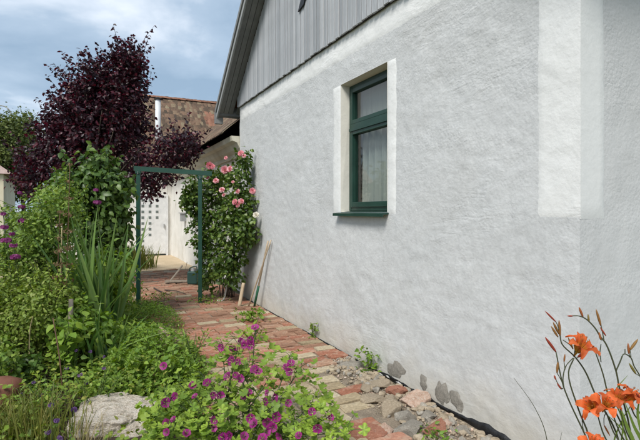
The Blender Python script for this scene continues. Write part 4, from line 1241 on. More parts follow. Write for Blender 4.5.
limb_tree("leafy_perennial", (P(105, 211, Z)[0], Z, 0.02), "bright leafy perennial right of the strap-leaved clump near the arch post", "plant", sh, 130, 11, .06, .085, M["bright"], T_ovate(.25, .06, .25), .012, limbs=8, fork=.1)
Z = 4.6
sh = [B(70, 318, Z, 22, 18, .3), B(92, 328, Z, 18, 14, .3)]
limb_tree("leafy_perennial", (P(78, 211, Z)[0], Z, 0.02), "low bright green perennial around the wooden stub in the bed", "plant", sh, 100, 11, .05, .07, M["bright"], T_ovate(.28, .06, .25), .01, limbs=6, fork=.1)
# far trees
for (px, py, Zt, rx, ry, lab) in ((4, 148, 26, 20, 32, "rounded green tree far left beside the street lamp"), (24, 152, 30, 16, 36, "taller green tree rising behind the purple plum at far left"), (-40, 170, 28, 34, 50, "broad green tree beyond the left picture edge")):
    c_ = P(px, py, Zt)
    bl = [B(px, py, Zt, rx, ry, 1.6), B(px - 8, py + 20, Zt, rx, ry * .8, 1.5), B(px + 4, py - ry * .5, Zt, rx * .5, ry * .6, 1.)]
    limb_tree("green_tree", (c_[0], Zt, -.03), lab, "tree", bl, 1100, 12, .22, .15, M["far_tree"], T_ovate(.34, .05, .1), .16, "green trees at the far left", limbs=10, fork=.4)
# grass strip by the gate
def tuft(name, base, n, h, spread, lean, mat, w, label, cat, group=None, parts=False, bend=.5):
    t_ = thing(name, base, label, cat, group)
    b = np.array(base)
    pos = b + np.c_[rng.normal(size=(n, 2)) * spread, np.zeros(n)]
    ax_ = np.c_[np.clip(rng.normal(size=(n, 2)), -1.5, 1.5) * lean, np.ones(n)]
    nr = np.c_[-ax_[:, :2] * 1.5 + rng.normal(size=(n, 2)) * .3, np.ones(n) * .4]
    sz = rng.uniform(.6, 1.1, n) * h
    if not parts:
        cloud("blades", T_blade(w, 5, bend), pos, ax_, -nr * np.array([1, 1, -1]), sz, mat, t_, stuff=True)
    else:
        Ms = frames(ax_, -nr * np.array([1, 1, -1]))
        ms = [raw_mesh("leaf", *T_blade(w * f, 7, bend * g_), mat, True) for f, g_ in ((1, 1), (.85, .6), (1.1, 1.5), (.9, .3))]
        for i in range(n):
            link("leaf", ms[i % 4], t_, pos[i], Matrix(Ms[i].tolist()), float(sz[i]))
    return t_
tuft("grass_tuft", P(131, 240, 12.8)[:2] + (-.02,), 500, .75, .26, .22, M["blade"], .022, "tall green grass left of the white gate seen past the arch post", "grass")
# strap-leaved clumps (iris) in the bed
b_ = G(92, 345)
tuft("iris_clump", (P(95, 0, 5.1)[0], 5.1, .03), 70, 1.62, .10, .19, M["strap"], .022, "tall clump of sword-like iris leaves in the bed", "plant", parts=True, bend=.5)
tuft("iris_clump", (P(106, 0, 4.5)[0], 4.5, .03), 24, .80, .07, .34, M["strap"], .024, "low arching clump of broad strap leaves beside the tall iris", "plant", parts=True, bend=1.3)

# tall flowering stalks
def stalk(name, pts, r, mat, label, cat, group, flowers=None, leaves=None):
    t_ = thing(name, pts[0], label, cat, group)
    sp = spline(pts, 6)
    mesh("stem", *tube(sp, r, r * .45, 5), mat, t_, True)
    if leaves:
        n, size, lm, tm = leaves
        idx = rng.integers(1, int(len(sp) * .75), n)
        pos = np.array([sp[i] for i in idx]); out = rand_unit(n); out[:, 2] = np.abs(out[:, 2]) * .4
        cloud("foliage", tm, pos, out + np.array([0, 0, .1]), np.tile([0, 0, 1.], (n, 1)) + rand_unit(n) * .3, rng.uniform(.6, 1.2, n) * size, lm, t_)
    if flowers:
        n, t0, size, fm, tm, wid = flowers
        i0 = int(len(sp) * t0)
        idx = rng.integers(i0, len(sp), n)
        tt = (idx - i0) / max(1, len(sp) - i0)
        out = rand_unit(n); out[:, 2] *= .3
        pos = np.array([sp[i] for i in idx]) + out * (wid * (1.1 - .8 * tt))[:, None]
        cloud("flower_spike", tm, pos, np.cross(out, rand_unit(n)), out, rng.uniform(.6, 1.1, n) * size * (1.1 - .5 * tt), fm, t_, stuff=True)
    return t_
FL5 = T_petal5(.06)
mg = "magenta spikes in the left bed"
for (px, top, Zs, h_, lab) in ((20, 193, 4.9, .30, "magenta flower spike rising highest at the left edge against the purple tree"), (12, 234, 4.5, .24, "magenta flower spike lowest at the left edge"), (3, 214, 4.5, .20, "magenta flower spike cut by the left picture edge"), (96, 190, 5.7, .22, "magenta flower spike alone before the lilac bush above the iris")):
    tp = Vector(P(px, top, Zs)); bs_ = Vector((tp.x + .05, Zs + .1, .03))
    L_ = tp.z - bs_.z
    stalk("magenta_stalk", [bs_, bs_.lerp(tp, .5) + Vector((.03, 0, 0)), tp], .006, M["stem"], lab, "flower", mg, (110, 1 - h_ / L_ * 1.2, .036, M["magenta"], FL5, .036), (14, .10, M["mid"], T_ovate(.16, .05, .2)))
for (px, top, Zs, lab) in ((70, 165, 4.75, "tall red-brown seed stalk standing left of the iris"), (60, 212, 4.6, "shorter red-brown seed stalk left of the tall one")):
    tp = Vector(P(px, top, Zs)); bs_ = Vector((tp.x - .06, Zs, .03))
    stalk("seed_stalk", [bs_, bs_.lerp(tp, .5), tp], .007, M["stem_brown"], lab, "plant", "brown seed stalks", (230, .45, .030, leafmat("seed_brown", [(.17, .09, .05), (.24, .15, .08), (.12, .10, .04)], .7, .15, tint=1), T_ovate(.3), .07))
vlab = ["small violet flower highest in the bed before the iris foot", "violet flower just left of the highest one before the iris", "violet flower right of the highest one, above the weeds", "violet flower beside the wooden stub foot", "violet flower below the wooden stub among lobed leaves",
        "violet flower halfway between stub and limestone rock", "violet flower on a stalk left of the limestone rock", "violet flower in the grass at the bottom left of the rock", "violet flower touching the left shoulder of the limestone rock", "violet flower right of the terracotta pot",
        "violet flower above the terracotta pot", "violet flower over the thin upright grass", "lowest violet flower at the bottom edge in the grass", "violet flower straight above the limestone rock", "violet flower in the herb between pot and rock"]
vio = [(90, 352), (76, 350), (103, 357), (67, 368), (80, 375), (104, 368), (57, 420), (48, 432), (74, 410), (22, 394), (34, 382), (51, 405), (60, 438), (86, 383), (40, 395)]
for i, (px, py) in enumerate(vio):
    Zs = 3.55 - .9 * (py > 400) + .5 * (py < 360)
    tp = Vector(P(px, py, Zs)); bs_ = Vector((tp.x + random.uniform(-.1, .1), Zs + random.uniform(-.05, .1), .03))
    stalk("violet_flower", [bs_, bs_.lerp(tp, .55) + Vector((random.uniform(-.03, .03), 0, 0)), tp], .003, M["stem"], vlab[i], "flower", "small violet flowers in the left bed", (4, .95, .024, M["violet"], FL5, .010), (5, .05, M["mid"], T_ovate(.14, .05, .2)))

# stakes and stubs in the bed
rod("wooden_stub", [(P(70, 0, 4.4)[0], 4.4, 0), P(71, 299, 4.4)], .022, .020, M["dead_wood"], "pale wooden stake stub rising among low leaves in the bed", "stake")
rod("dry_cane", [(P(64, 0, 3.6)[0], 3.6, 0), P(60, 362, 3.6), P(53, 318, 3.7)], .006, .004, M["stem_brown"], "bent brown dead stem in front of the golden shrub", "branch")
rod("dry_cane", [(P(62, 0, 4.9)[0], 4.9, 0), P(61, 270, 4.9), P(62, 228, 4.9)], .007, .006, M["straw"], "upright pale cane left of the iris leaves", "stake")
rod("dry_cane", [(P(30, 0, 4.2)[0], 4.2, 0), P(30, 330, 4.2), P(33, 316, 4.2)], .006, .004, M["straw"], "short bleached twig inside the golden shrub", "branch")

# ground cover of the bed
def bed_points(n, u0, u1, v0, v1):
    u_ = rng.uniform(u0, u1, n); v_ = rng.uniform(v0, v1, n)
    return np.stack([CX + u_ * DX + v_ * NX, CY + u_ * DY + v_ * NY, np.zeros(n)], 1), u_, v_
def carpet(name, n, u0, u1, v0, v1, hfun, m, sigma, size, mat, tmpl, label):
    P_, u_, v_ = bed_points(n, u0, u1, v0, v1)
    keep = []
    hs = np.array([hfun(a, b) for a, b in zip(u_, v_)])
    RX, RY, _z = G(110, 432)
    hs[np.hypot((P_[:, 0] - RX) / .36, (P_[:, 1] - RY + .1) / .30) < 1] = 0
    k_ = hs > .015
    # nothing grows right before the lens
    dist = np.hypot(P_[:, 0], P_[:, 1]); k_ &= dist > 1.6
    P_, hs = P_[k_], hs[k_]
    P_[:, 2] = .02 + hs * rng.random(len(hs)) ** .6
    pos = np.repeat(P_, m, 0) + rng.normal(size=(len(P_) * m, 3)) * sigma
    pos[:, 2] = np.maximum(pos[:, 2], .02)
    out = rand_unit(len(pos)); out[:, 2] = np.abs(out[:, 2])
    ax_, nr = leafdirs(out, .8, .6, .1)
    o = cloud(name, tmpl, pos, ax_, nr, rng.uniform(.6, 1.25, len(pos)) * size, mat, None)
    return tag(o, label, "plants", kind="stuff")
def hA(a, b):
    e = sm((b - (PATH_W - .10 + .16 * nz(a, 0, 1.7, 2))) / .35)
    return e * (.16 + .20 * max(0, nz(a, b, 1.1, 5) + .35))
carpet("ground_cover", 7500, .2, 8.4, 1.7, 5.6, hA, 6, .035, .042, M["cover"], T_ovate(.32, .06, .15), "dense low green ground cover filling the garden bed")
def hB(a, b):
    d_ = ((a - 3.3) / 1.7) ** 2 + ((b - 2.1) / .62) ** 2
    return .36 * max(0, 1 - d_) * (.8 + .4 * nz(a, b, 2, 8))
carpet("bright_weeds", 3000, 1.6, 5.2, 1.45, 2.8, hB, 6, .03, .042, M["bright"], T_lobed(5, 12, .45), "bright green weeds crowding the left edge of the path")
def hC(a, b):
    d_ = ((a - 5.3) / 1.2) ** 2 + ((b - 1.85) / .5) ** 2
    return .26 * max(0, 1 - d_)
carpet("edge_weeds", 2200, 4.1, 6.6, 1.2, 2.5, hC, 6, .03, .035, M["mid"], T_ovate(.16, .05, .2), "dark feathery weeds along the path edge before the arch")
# separate herbs standing in the bed
def herb(px, py, Zs, top, w_, n, size, mat, tm, label, up=.6, stems=7):
    x = (px - 320) / FPX * Zs; h_ = EYE + (211 - top) / FPX * Zs
    t_ = thing("herb", (x, Zs, .02), label, "plant", "herbs in the bed")
    mb = MB(); pp, oo = [], []
    for q in range(stems):
        a_ = random.uniform(0, 6.28); rr = w_ * random.uniform(.2, 1)
        hh = h_ * random.uniform(.7, 1.0)
        s_ = Vector((x + random.gauss(0, .03), Zs + random.gauss(0, .03), 0)); e_ = Vector((x + math.cos(a_) * rr, Zs + math.sin(a_) * rr, hh))
        sp = spline([s_, s_.lerp(e_, .5) + Vector((0, 0, hh * .12)), e_], 6)
        mb.add(*tube(sp, .005, .002, 4))
        for i in range(n // stems):
            k_ = random.randrange(2, len(sp)); d_ = Vector(rand_unit(1)[0])
            pp.append(sp[k_] + d_ * random.uniform(.005, .05)); oo.append(d_ + Vector((0, 0, .3)))
    mb.build("stem", M["stem"], t_, True)
    out = np.array(oo); ax_, nr = leafdirs(out, up, .6, .15)
    cloud("foliage", tm, np.array(pp), ax_ + out * .6, nr, rng.uniform(.6, 1.2, len(pp)) * size, mat, t_)
TN = T_ovate(.15, .05, .2); TW = T_ovate(.36, .06, .2); TL = T_lobed(5, 15, .3)
herb(118, 340, 4.9, 318, .22, 260, .06, M["bright"], TN, "narrow-leaved bright herb below the low strap leaves")
herb(150, 350, 4.6, 326, .24, 300, .05, M["mid"], TN, "dark feathery herb at the bed edge left of the pinkish stone")
herb(190, 350, 4.6, 330, .22, 300, .05, M["shrub"], TN, "light feathery herb right of the pinkish stone by the path")
herb(135, 370, 4.0, 345, .22, 240, .06, M["bright"], TL, "lobed-leaf herb above the limestone rock")
herb(175, 375, 3.9, 350, .20, 240, .055, M["bright"], TW, "broad-leaved bright herb left of the mallow top")
herb(30, 372, 4.0, 352, .26, 260, .06, M["lilac"], TW, "dark broad-leaved herb under the golden shrub")
herb(60, 360, 4.2, 335, .22, 200, .05, M["bright"], TL, "pale lobed herb right of the golden shrub")
herb(100, 385, 3.6, 362, .22, 220, .04, M["shrub"], TN, "light fine-leaved herb behind the limestone rock")
herb(45, 395, 3.4, 375, .22, 220, .042, M["mid"], TN, "fine-leaved herb between the pot and the limestone rock")
herb(160, 420, 2.95, 392, .16, 180, .05, M["mallow_leaf"], TL, "lobed-leaf herb between the limestone rock and the mallow")
herb(70, 345, 4.2, 311, .14, 130, .09, M["bright"], TW, "broad pale leaves at the foot of the iris beside the stake stub")
herb(5, 360, 4.0, 335, .26, 260, .05, M["shrub"], TW, "light herb at the left edge above the pot")
# single weeds on the path and at the wall foot
T_SM = T_ovate(.26, .06, .2)
def weed(px, py, h_, w_, n, size, mat, label, tm=T_SM, z0=.01):
    x, y, _ = G(px, py, z0)
    u_, v_ = uv_of((x, y))
    if v_ < .06: x, y, _ = H(u_, .06, 0)
    t_ = thing("weed", (x, y, z0), label, "weed", None)
    mb = MB()
    for q in range(5):
        d_ = rand_unit(1)[0]
        mb.add(*tube(spline([(x, y, z0 - .01), (x + d_[0] * w_ * .3, y + d_[1] * w_ * .3, h_ * .5), (x + d_[0] * w_ * .6, y + d_[1] * w_ * .6, h_ * .9)], 3), .004, .002, 4))
    mb.build("stem", M["stem"], t_, True)
    pos = np.array([x, y, z0]) + np.c_[rng.normal(size=(n, 2)) * w_ * .5, rng.random(n) ** .8 * h_]
    if v_ < .25:
        rel = (pos[:, 0] - CX) * NX + (pos[:, 1] - CY) * NY
        push = np.maximum(0, .04 - rel); pos[:, 0] += push * NX; pos[:, 1] += push * NY
    out = rand_unit(n); out[:, 2] = np.abs(out[:, 2])
    ax_, nr = leafdirs(out, .5, .6, .1)
    cloud("foliage", tm, pos, ax_, nr, rng.uniform(.6, 1.2, n) * size, mat, t_)
weed(250, 322, .17, .20, 130, .055, M["bright"], "bright weed tuft on the path below the leaning sticks", T_lobed())
weed(252, 342, .16, .15, 70, .055, M["mallow_leaf"], "small lobed-leaf seedling on the path beneath the bright tuft", T_lobed())
weed(317, 338, .20, .06, 70, .045, M["shrub"], "slim upright weed growing at the wall foot beside the red bricks")
weed(369, 372, .20, .12, 90, .055, M["mid"], "dark green weed at the wall foot above the rubble")
weed(436, 440, .07, .12, 60, .04, M["mid"], "small green weed among rubble at the bottom edge")
weed(316, 398, .05, .10, 60, .025, M["cover"], "tiny moss-green weed between the path bricks")
weed(160, 300, .12, .3, 120, .05, M["cover"], "low weed between bricks under the arch by the left post")
weed(206, 302, .10, .35, 150, .045, M["mid"], "low green weed around the foot of the right arch post")
weed(150, 315, .16, .22, 150, .06, M["bright"], "bright leafy weed at the bed edge below the left arch post")
weed(138, 303, .35, .14, 140, .05, M["mid"], "dark weed climbing the foot of the left arch post")
# grasses at the lower left
x, y, _ = G(8, 440); tuft("grass_tuft", (-2.02, 3.05, .03), 260, .40, .13, .45, M["blade"], .014, "green grass tuft in the bottom left corner below the pot", "grass", bend=.9)
tuft("grass_tuft", (P(48, 0, 2.9)[0], 2.9, .03), 80, .55, .10, .30, M["blade"], .010, "thin upright grass left of the limestone rock", "grass", bend=.5)
tuft("dry_grass", (P(88, 0, 2.85)[0], 2.85, .03), 70, .36, .04, .28, M["straw"], .007, "straw-coloured dry grass in front of the limestone rock", "grass", bend=.6)

# ================================================================== CLIMBING ROSE
Z = 7.9
rb_ = [B(239, 185, Z, 10, 30, .22), B(243, 162, Z, 6, 12, .12), B(235, 225, Z, 20, 30, .35), B(212, 205, Z + .5, 22, 26, .35), B(195, 195, Z + .5, 12, 22, .3), B(253, 230, Z - .15, 13, 17, .25), B(246, 215, Z - .1, 8, 12, .2), B(205, 240, Z + .45, 16, 22, .3), B(228, 262, Z, 16, 24, .3), B(216, 178, Z + .45, 16, 10, .25), B(210, 275, Z + .5, 14, 16, .25), B(251, 204, Z - .1, 4, 7, .08)]
base = Vector(G(229, 298))
rose = thing("climbing_rose", base, "climbing rose with pink blooms between the arch and the white wall", "rose bush")
mb = MB()
for i in range(16):
    b_ = rb_[i % len(rb_)]
    e_ = Vector((b_[0] + random.uniform(-.6, .6) * b_[3], b_[1] + random.uniform(-.5, .5) * b_[4], b_[2] + random.uniform(0, .8) * b_[5]))
    s_ = base + Vector((random.uniform(-.16, .12), random.uniform(-.1, .1), -.02))
    mb.add(*tube(spline([s_, s_.lerp(e_, .5) + Vector((random.uniform(-.12, .12), random.uniform(-.1, .1), .15)), e_], 6), .010, .004, 5))
mb.build("cane", M["bark"], rose, True)
pos, out = clumps(rb_, 540, 12, .05, .45)
keep = np.array([uv_of(p)[1] > .05 and p[2] > .05 for p in pos]); pos, out = pos[keep], out[keep]
ax_, nr = leafdirs(out, .5, .8, .2)
cloud("foliage", T_ovate(.32, .06, .15), pos, ax_, nr, rng.uniform(.7, 1.2, len(pos)) * .08, M["rose_leaf"], rose)
RM = [raw_mesh("bloom", *T_rose(), M["rose"], True), raw_mesh("bloom", *T_rose(), M["rose_white"], True)]
blooms = [(209.5, 165.5, 10), (213, 167, 7), (225, 170, 11), (230, 169, 8), (216, 181, 8), (241, 153.5, 8), (244, 156, 6), (222, 190, 8), (224, 195, 6), (238, 191.5, 6.5), (235, 202, 8), (241, 201.5, 8), (238, 205, 7), (252.5, 191, 8), (226, 158, 5), (208, 178, 5), (233, 182, 4)]
for i, (px, py, d_) in enumerate(blooms):
    p = P(px, py, Z - .22 if px > 226 else Z + .14)
    fz = Vector((random.gauss(-.1, .4), -1, random.gauss(.35, .3)))
    link("bloom", RM[0], rose, p, fz.to_track_quat('Z', 'Y').to_matrix(), d_ * Z / FPX * .56)
for (px, py) in ((256, 215),):
    link("bloom", RM[1], rose, P(px, py, Z - .3), Vector((0, -1, .4)).to_track_quat('Z', 'Y').to_matrix(), .075)

# ================================================================== MALLOW IN FRONT
LM = [raw_mesh("leaf", *T_lobed(5, 27, d_), M["mallow_blade"], True) for d_ in (.18, .24, .30, .22)]
FM = [raw_mesh("flower", *T_petal5(n_), M["mallow"], True) for n_ in (.06, .09, .12)]
for i, f_ in enumerate(FM):
    for v_ in f_.vertices: v_.co.z *= (1.0, 1.7, 2.6)[i]
mal_fl = [(223, 347), (232, 361), (241, 343), (256, 328), (245, 345), (237, 362), (163, 366), (256, 370), (251, 345), (236, 375), (240, 379), (228, 377), (258, 372), (268, 393), (272, 398), (264, 402), (248, 393), (244, 396), (286, 368), (290, 372), (292, 364), (166, 403), (171, 400), (177, 396), (195, 397), (207, 384), (168, 423), (174, 420), (186, 434), (215, 420), (212, 428), (250, 418), (254, 424), (268, 422), (273, 427), (276, 417), (265, 432), (287, 403), (312, 412), (318, 428), (223, 438), (230, 436), (262, 439), (193, 386), (213, 395), (219, 396), (280, 436), (243, 437), (167, 432), (330, 418), (298, 436), (233, 346), (250, 340)]
mbase = Vector((-.42, 2.75, 0.01))
mal = thing("mallow_plant", mbase, "bushy mallow with purple-magenta flowers in the foreground by the path", "plant")
def mZ(px, py):
    return 2.55 + (440 - py) / 110 * .75
mb = MB()
lf = []
mr_ = random.Random(11)
def msurf(px):       # upper outline of the plant in the photograph
    return np.interp(px, [140, 160, 190, 215, 240, 262, 285, 305, 335, 350], [425, 395, 380, 352, 330, 335, 352, 362, 400, 430])
ends = [(256, 326), (222, 343), (240, 338), (290, 356), (302, 366), (312, 404), (180, 385), (165, 395), (200, 372), (268, 380), (250, 360), (232, 356), (190, 405), (278, 400), (150, 425), (175, 425), (330, 416), (215, 390), (240, 400), (260, 415), (205, 425), (295, 425), (345, 432)]
for (px, py) in ends:
    Zs = mZ(px, py)
    e_ = Vector(P(px, py, Zs))
    s_ = mbase + Vector((mr_.uniform(-.22, .2), mr_.uniform(-.12, .15), 0))
    mid = s_.lerp(e_, .5) + Vector((0, 0, .08))
    sp = spline([s_ - Vector((0, 0, .02)), mid, e_], 7)
    mb.add(*tube(sp, .006, .003, 5))
    for i in range(3, len(sp)):
        for q in range(2):
            th = mr_.uniform(0, 6.28); l_ = mr_.uniform(.04, .11)
            tip = sp[i] + Vector((math.cos(th) * l_, math.sin(th) * l_, mr_.uniform(.0, .07)))
            mb.add(*tube([sp[i], sp[i].lerp(tip, .5) + Vector((0, 0, .008)), tip], .002, .0015, 4))
            lf.append((tip, Vector((math.cos(th), math.sin(th), mr_.uniform(-.4, .2)))))
# fill the body of the plant
for i in range(170):
    px = mr_.uniform(145, 345); top = float(msurf(px)); py = mr_.uniform(top + 4, 462)
    Zs = mZ(px, min(py, 440)) + mr_.uniform(-.10, .28)
    p = Vector(P(px, py, Zs))
    th = mr_.uniform(0, 6.28)
    lf.append((p, Vector((math.cos(th), math.sin(th), mr_.uniform(-.4, .1)))))
for i in range(520):
    px = mr_.uniform(143, 348); top = float(msurf(px)); py = mr_.uniform(top - 2, 470)
    p = Vector(P(px, py, mZ(px, min(py, 440)) + mr_.uniform(-.06, .35)))
    th = mr_.uniform(0, 6.28); lf.append((p, Vector((math.cos(th), math.sin(th), mr_.uniform(-.5, .3)))))
lf = [q for q in lf if q[0].z > .03]
lf.sort(key=lambda q: q[0].y)
rest_p, rest_a, rest_n = [], [], []
for i, (p, d_) in enumerate(lf):
    n_ = Vector((mr_.gauss(0, .4), mr_.gauss(-.35, .4), 1))
    if i < 300:
        Mx = frames(np.array([d_]), np.array([n_]))[0]
        link("leaf", LM[i % 4], mal, p, Matrix(Mx.tolist()), mr_.uniform(.036, .076))
    else:
        rest_p.append(p); rest_a.append(d_); rest_n.append(n_)
cloud("rear_leaves", T_lobed(5, 17, .3), np.array(rest_p), np.array(rest_a), np.array(rest_n), rng.uniform(.034, .07, len(rest_p)), M["mallow_leaf"], mal, stuff=True)
for i, (px, py) in enumerate(mal_fl):
    Zs = mZ(px, py) - .05
    p = Vector(P(px + mr_.uniform(-1, 1), py, Zs))
    n_ = Vector((mr_.gauss(0, .6), -1 + mr_.gauss(0, .3), mr_.gauss(.55, .4)))
    link("flower", FM[mr_.choice((0, 0, 1, 1, 2))], mal, p, (n_.to_track_quat('Z', 'Y').to_matrix() @ Matrix.Rotation(mr_.uniform(0, 6), 3, 'Z')), mr_.uniform(.044, .068))
    q = p + Vector((mr_.uniform(-.03, .03), .06, -.07))
    mb.add(*tube([q, q.lerp(p, .5), p], .002, .002, 4))
mb.build("stem", M["stem"], mal, True)

# ================================================================== DAYLILIES
lil0 = Vector((.98, 1.62, 0))
day = thing("daylily_clump", lil0, "orange daylilies with buds on tall stems before the house corner", "flower")
def petal_mesh(wid, rec):
    V, F = [], []
    n, m = 12, 6
    for i in range(n + 1):
        t_ = i / n
        r_ = .006 + .050 * t_ ** 1.5 + .012 * t_
        z = .075 * math.sin(min(1, t_ * 1.05) * 1.75) * (1 - rec * t_ ** 3)
        w = wid * math.sin(math.pi * (.08 + .89 * t_)) ** .6
        for j in range(m + 1):
            s_ = (j / m * 2 - 1)
            ruf = .0055 * math.sin(t_ * 17 + s_ * 3 + wid * 900) * abs(s_) ** 1.5 * t_
            V.append((r_ + .004 * s_ * s_, s_ * w, z + .006 * s_ * s_ * (1 - t_) + ruf))
    for i in range(n):
        for j in range(m):
            a = i * (m + 1) + j; F.append((a, a + 1, a + m + 2, a + m + 1))
    return raw_mesh("petal", V, F, M["lily"], True)
PM = [petal_mesh(.022, .45), petal_mesh(.0155, .65), petal_mesh(.023, .25)]
def daylily(p, facing, sc, seed):
    r_ = random.Random(seed)
    q = Vector(facing).to_track_quat('Z', 'Y').to_matrix() @ Matrix.Rotation(r_.uniform(0, 6), 3, 'Z')
    V, F = tube([Vector((0, 0, -.025)), Vector((0, 0, 0)), Vector((0, 0, .014))], .004, .004, 7, radii=[.003, .0055, .008])
    fl = link("flower", raw_mesh("flower", V, F, M["lily"], True), day, p, q, sc)
    def sub(name, me, rot):
        o = bpy.data.objects.new(name, me); COL.objects.link(o); o.parent = fl; o.rotation_euler = rot.to_euler(); return o
    for k_ in range(6):
        rot = Matrix.Rotation(k_ * math.pi / 3 + r_.uniform(-.08, .08), 3, 'Z') @ Matrix.Rotation(r_.uniform(-.12, .16), 3, 'Y')
        sub("petal", PM[2 if (k_ % 2 == 0 and r_.random() < .4) else k_ % 2], rot)
    mb_ = MB()
    for k_ in range(6):
        th = k_ * 1.047 + .4
        e_ = Vector((math.cos(th) * .018, math.sin(th) * .018 + .008, .082))
        mb_.add(*tube([Vector((0, 0, 0)), e_ * .55 + Vector((0, -.003, 0)), e_], .0012, .0010, 4))
        mb_.add(*tube([e_ - Vector((.004, 0, 0)), e_ + Vector((.004, 0, .001))], .0022, .0018, 5))
    me_ = raw_mesh("stamen", mb_.V, mb_.F, M["stamen"], True)
    sub("stamen", me_, Matrix.Identity(3))
    return fl
def bud(pa, pb, r_, mat="bud"):
    pa, pb = Vector(pa), Vector(pb)
    pts = [pa.lerp(pb, t_) for t_ in (0, .12, .35, .65, .88, 1)]
    mesh("bud", *tube(pts, r_, r_, 7, radii=[r_ * .45, r_ * .75, r_, r_ * .95, r_ * .55, r_ * .15]), M[mat], day, True)
def stem(pts, r0=.0032, r1=.002):
    mesh("stem", *tube(spline(pts, 5), r0, r1, 6), M["stem_dark"], day, True)
def pl(lst, Z0, base=None):
    out = [P(a, b, Z0) for a, b in lst]
    if base is not None: out = [base] + out
    return out
def gb(dx, dy): return (lil0.x + dx, lil0.y + dy, -.01)
Z1 = 1.56
stem(pl([(590, 448), (586, 437), (564, 388), (556, 352)], Z1, gb(-.06, -.04)))
bud(P(556, 352, Z1), P(545, 337, Z1), .0048, "bud_red")
stem(pl([(591, 446), (578, 408), (568.5, 373), (574, 358)], Z1 + .02, gb(-.05, .0)))
stem(pl([(564, 388), (563, 378), (566, 366), (573, 358)], Z1 + .01), .002, .0016)
bud(P(557, 373, Z1), P(558, 361, Z1), .004); bud(P(564, 362, Z1), P(565, 354, Z1), .003)
stem(pl([(562, 389), (557, 382), (555, 376)], Z1), .0016, .0012)
bud(P(561, 389, Z1), P(557, 383, Z1), .003, "bud_red"); bud(P(556, 380, Z1), P(554, 375, Z1), .003, "bud_red")
stem(pl([(620, 446), (596, 396), (585, 371), (575, 357), (562, 344), (560, 335)], Z1 + .05, gb(.02, .03)))
stem(pl([(574, 357), (575, 350), (574, 345)], Z1 + .05), .0022, .0018)
bud(P(560, 336, Z1 + .05), P(559, 320, Z1 + .05), .0046); bud(P(559, 334, Z1 + .05), P(553, 322, Z1 + .05), .0042); bud(P(558, 337, Z1 + .05), P(551, 326, Z1 + .05), .004)
bud(P(556, 322, Z1 + .05), P(545, 311, Z1 + .05), .0032, "bud_red")
stem(pl([(563, 340), (570, 345), (573, 349)], Z1 + .05), .0016, .0014); bud(P(573, 349, Z1 + .05), P(568, 337, Z1 + .05), .0036)
daylily(P(577, 352, Z1 + .04), (.25, -.45, .8), .78, 1)
bud(P(578, 357, Z1 + .02), P(588, 350, Z1), .0055, "bud_red")
stem(pl([(628, 446), (609, 398), (603, 374), (595, 351)], Z1 + .08, gb(.04, .05)))
stem(pl([(601, 362), (600, 352), (601, 344)], Z1 + .08), .0018, .0014)
stem(pl([(632, 446), (619, 386), (616, 371), (606, 344), (600, 336), (595, 328), (586, 319), (579, 316), (569, 316)], Z1 + .06, gb(.06, .02)))
bud(P(583, 317, Z1 + .06), P(579, 307, Z1 + .06), .0042); bud(P(589, 322, Z1 + .06), P(588, 314, Z1 + .06), .0034); bud(P(573, 316, Z1 + .06), P(567, 316, Z1 + .06), .003, "bud_red")
stem(pl([(604, 340), (602, 330), (601, 325)], Z1 + .06), .0018, .0014); bud(P(601, 326, Z1 + .06), P(596, 309, Z1 + .06), .0044)
bud(P(606, 336, Z1 + .06), P(600, 327, Z1 + .06), .003, "bud_red"); bud(P(601, 340, Z1 + .05), P(599, 332, Z1 + .05), .004)
stem(pl([(616, 371), (620, 362), (624, 354), (631, 358), (634, 366), (640, 376), (650, 400)], Z1 + .06), .0022, .002)
stem(pl([(625, 354), (625, 349)], Z1 + .06), .0018, .0016)
bud(P(629, 354, Z1 + .05), P(628, 343, Z1 + .05), .0042); bud(P(630, 350, Z1 + .05), P(638, 339, Z1 + .05), .0046); bud(P(636, 374, Z1 + .05), P(629, 363, Z1 + .05), .0045)
for lst in ([(559, 330), (557.5, 325), (556, 322)], [(563, 384), (560, 378), (557, 373)], [(565, 370), (564.5, 365), (564, 362)], [(563, 388), (562, 389), (561, 389)], [(631, 358), (630, 356), (629, 354)], [(631, 357), (630.5, 353), (630, 350)],
            [(640, 376), (638, 375), (636, 374)], [(586, 437), (583, 428), (582, 419)], [(606, 412), (604, 418), (604, 425)], [(632, 402), (634, 396), (636, 393)], [(604, 340), (602.5, 340), (601, 340)], [(575, 357), (577, 358), (578, 357)]):
    stem(pl(lst, Z1 + .03), .0014, .0014)
# lower cluster
for i, (px, py, fx_, s_, zo) in enumerate(((594, 411, (-.55, -.4, .75), 0.66, .0), (604, 409, (-.05, -.55, .8), 0.68, -.02), (616, 404, (.15, -.4, .9), 0.68, .03), (626, 401, (.45, -.35, .8), 0.68, .02), (591, 450, (.0, -.6, .8), .70, -.05))):
    daylily(P(px, py, Z1 + zo), fx_, s_, 10 + i)
for (a, b, zo) in (((606, 412), (622, 450), 0), ((612, 412), (628, 450), .02), ((620, 408), (633, 450), .03), ((597, 413), (610, 450), 0), ((630, 405), (641, 425), .02)):
    stem(pl([a, ((a[0] + b[0]) / 2 - 1, (a[1] + b[1]) / 2), b], Z1 + zo) + [gb(random.uniform(-.05, .12), 0)], .002, .003)
bud(P(604, 425, Z1 + .02), P(610, 436, Z1 + .02), .003); bud(P(582, 419, Z1), P(585, 409, Z1), .003, "bud_red"); bud(P(636, 393, Z1), P(640, 398, Z1), .0035, "bud_red")
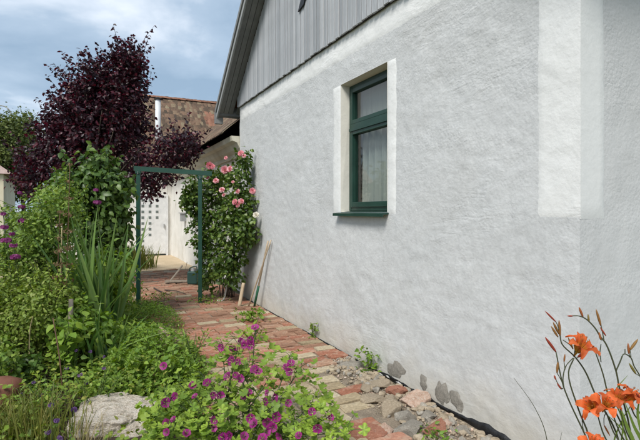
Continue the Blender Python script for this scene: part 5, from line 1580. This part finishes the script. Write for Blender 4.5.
# arching leaves
def ribbon(pts, w, mat, parent, name="leaf"):
    sp = spline(pts, 6); V, F = [], []
    n = len(sp)
    for i, p in enumerate(sp):
        t_ = i / (n - 1); d_ = (sp[min(i + 1, n - 1)] - sp[max(i - 1, 0)]).normalized()
        s_ = d_.cross(Vector((.15, -1, .1))).normalized(); nn = s_.cross(d_)
        ww = w * (1 - t_ ** 3) * (.8 + .2 * min(1, 4 * t_)) + .0003
        V += [p - s_ * ww + nn * ww * .5, p, p + s_ * ww + nn * ww * .5]
    for i in range(n - 1):
        a = i * 3; F += [(a, a + 1, a + 4, a + 3), (a + 1, a + 2, a + 5, a + 4)]
    return mesh(name, V, F, mat, parent, True)
for (lst, zo, w) in (([(634, 450), (626, 425), (619, 404)], -.03, .0075), ([(643, 450), (633, 425), (624, 400)], -.02, .007), ([(640, 430), (637, 412), (640, 398)], 0, .005),
                     ([(620, 450), (622, 420), (612, 398), (606, 388)], .03, .003), ([(612, 450), (622, 420), (640, 392)], .04, .003), ([(648, 450), (644, 420), (632, 404)], .05, .006),
                     ([(630, 455), (622, 430), (604, 412)], .03, .0028), ([(612, 395), (618, 386), (628, 375)], .05, .002)):
    pts = pl(lst, Z1 + zo)
    if lst[0][1] > 440: pts = [gb(random.uniform(-.04, .1), random.uniform(-.05, .05))] + pts
    ribbon(pts, w, M["lily_leaf"], day)
for k_ in range(16):
    a_ = random.uniform(0, 6.28); r_ = random.uniform(.2, .45)
    ribbon([gb(random.uniform(-.05, .06), random.uniform(-.05, .05)), (lil0.x + math.cos(a_) * r_ * .5, lil0.y + math.sin(a_) * r_ * .5, .42), (lil0.x + math.cos(a_) * r_, lil0.y + math.sin(a_) * r_, random.uniform(.3, .52))], .008, M["lily_leaf"], day)
# lone dry grass stalk before the wall
gs = thing("grass_stalk", (P(548, 0, 1.9)[0], 1.9, -.01), "single thin dark grass stalk before the white wall left of the daylilies", "grass")
mesh("stem", *tube(spline([(P(549, 0, 1.9)[0], 1.9, -.02), P(547, 440, 1.9), P(535, 408, 1.9), P(514, 378, 1.9)], 6), .0022, .0008, 5), M["stem_dark"], gs, True)
mesh("side_blade", *tube(spline([P(555, 470, 1.9), P(559, 445, 1.9), P(562, 432, 1.9)], 4), .0018, .0006, 4), M["stem_dark"], gs, True)
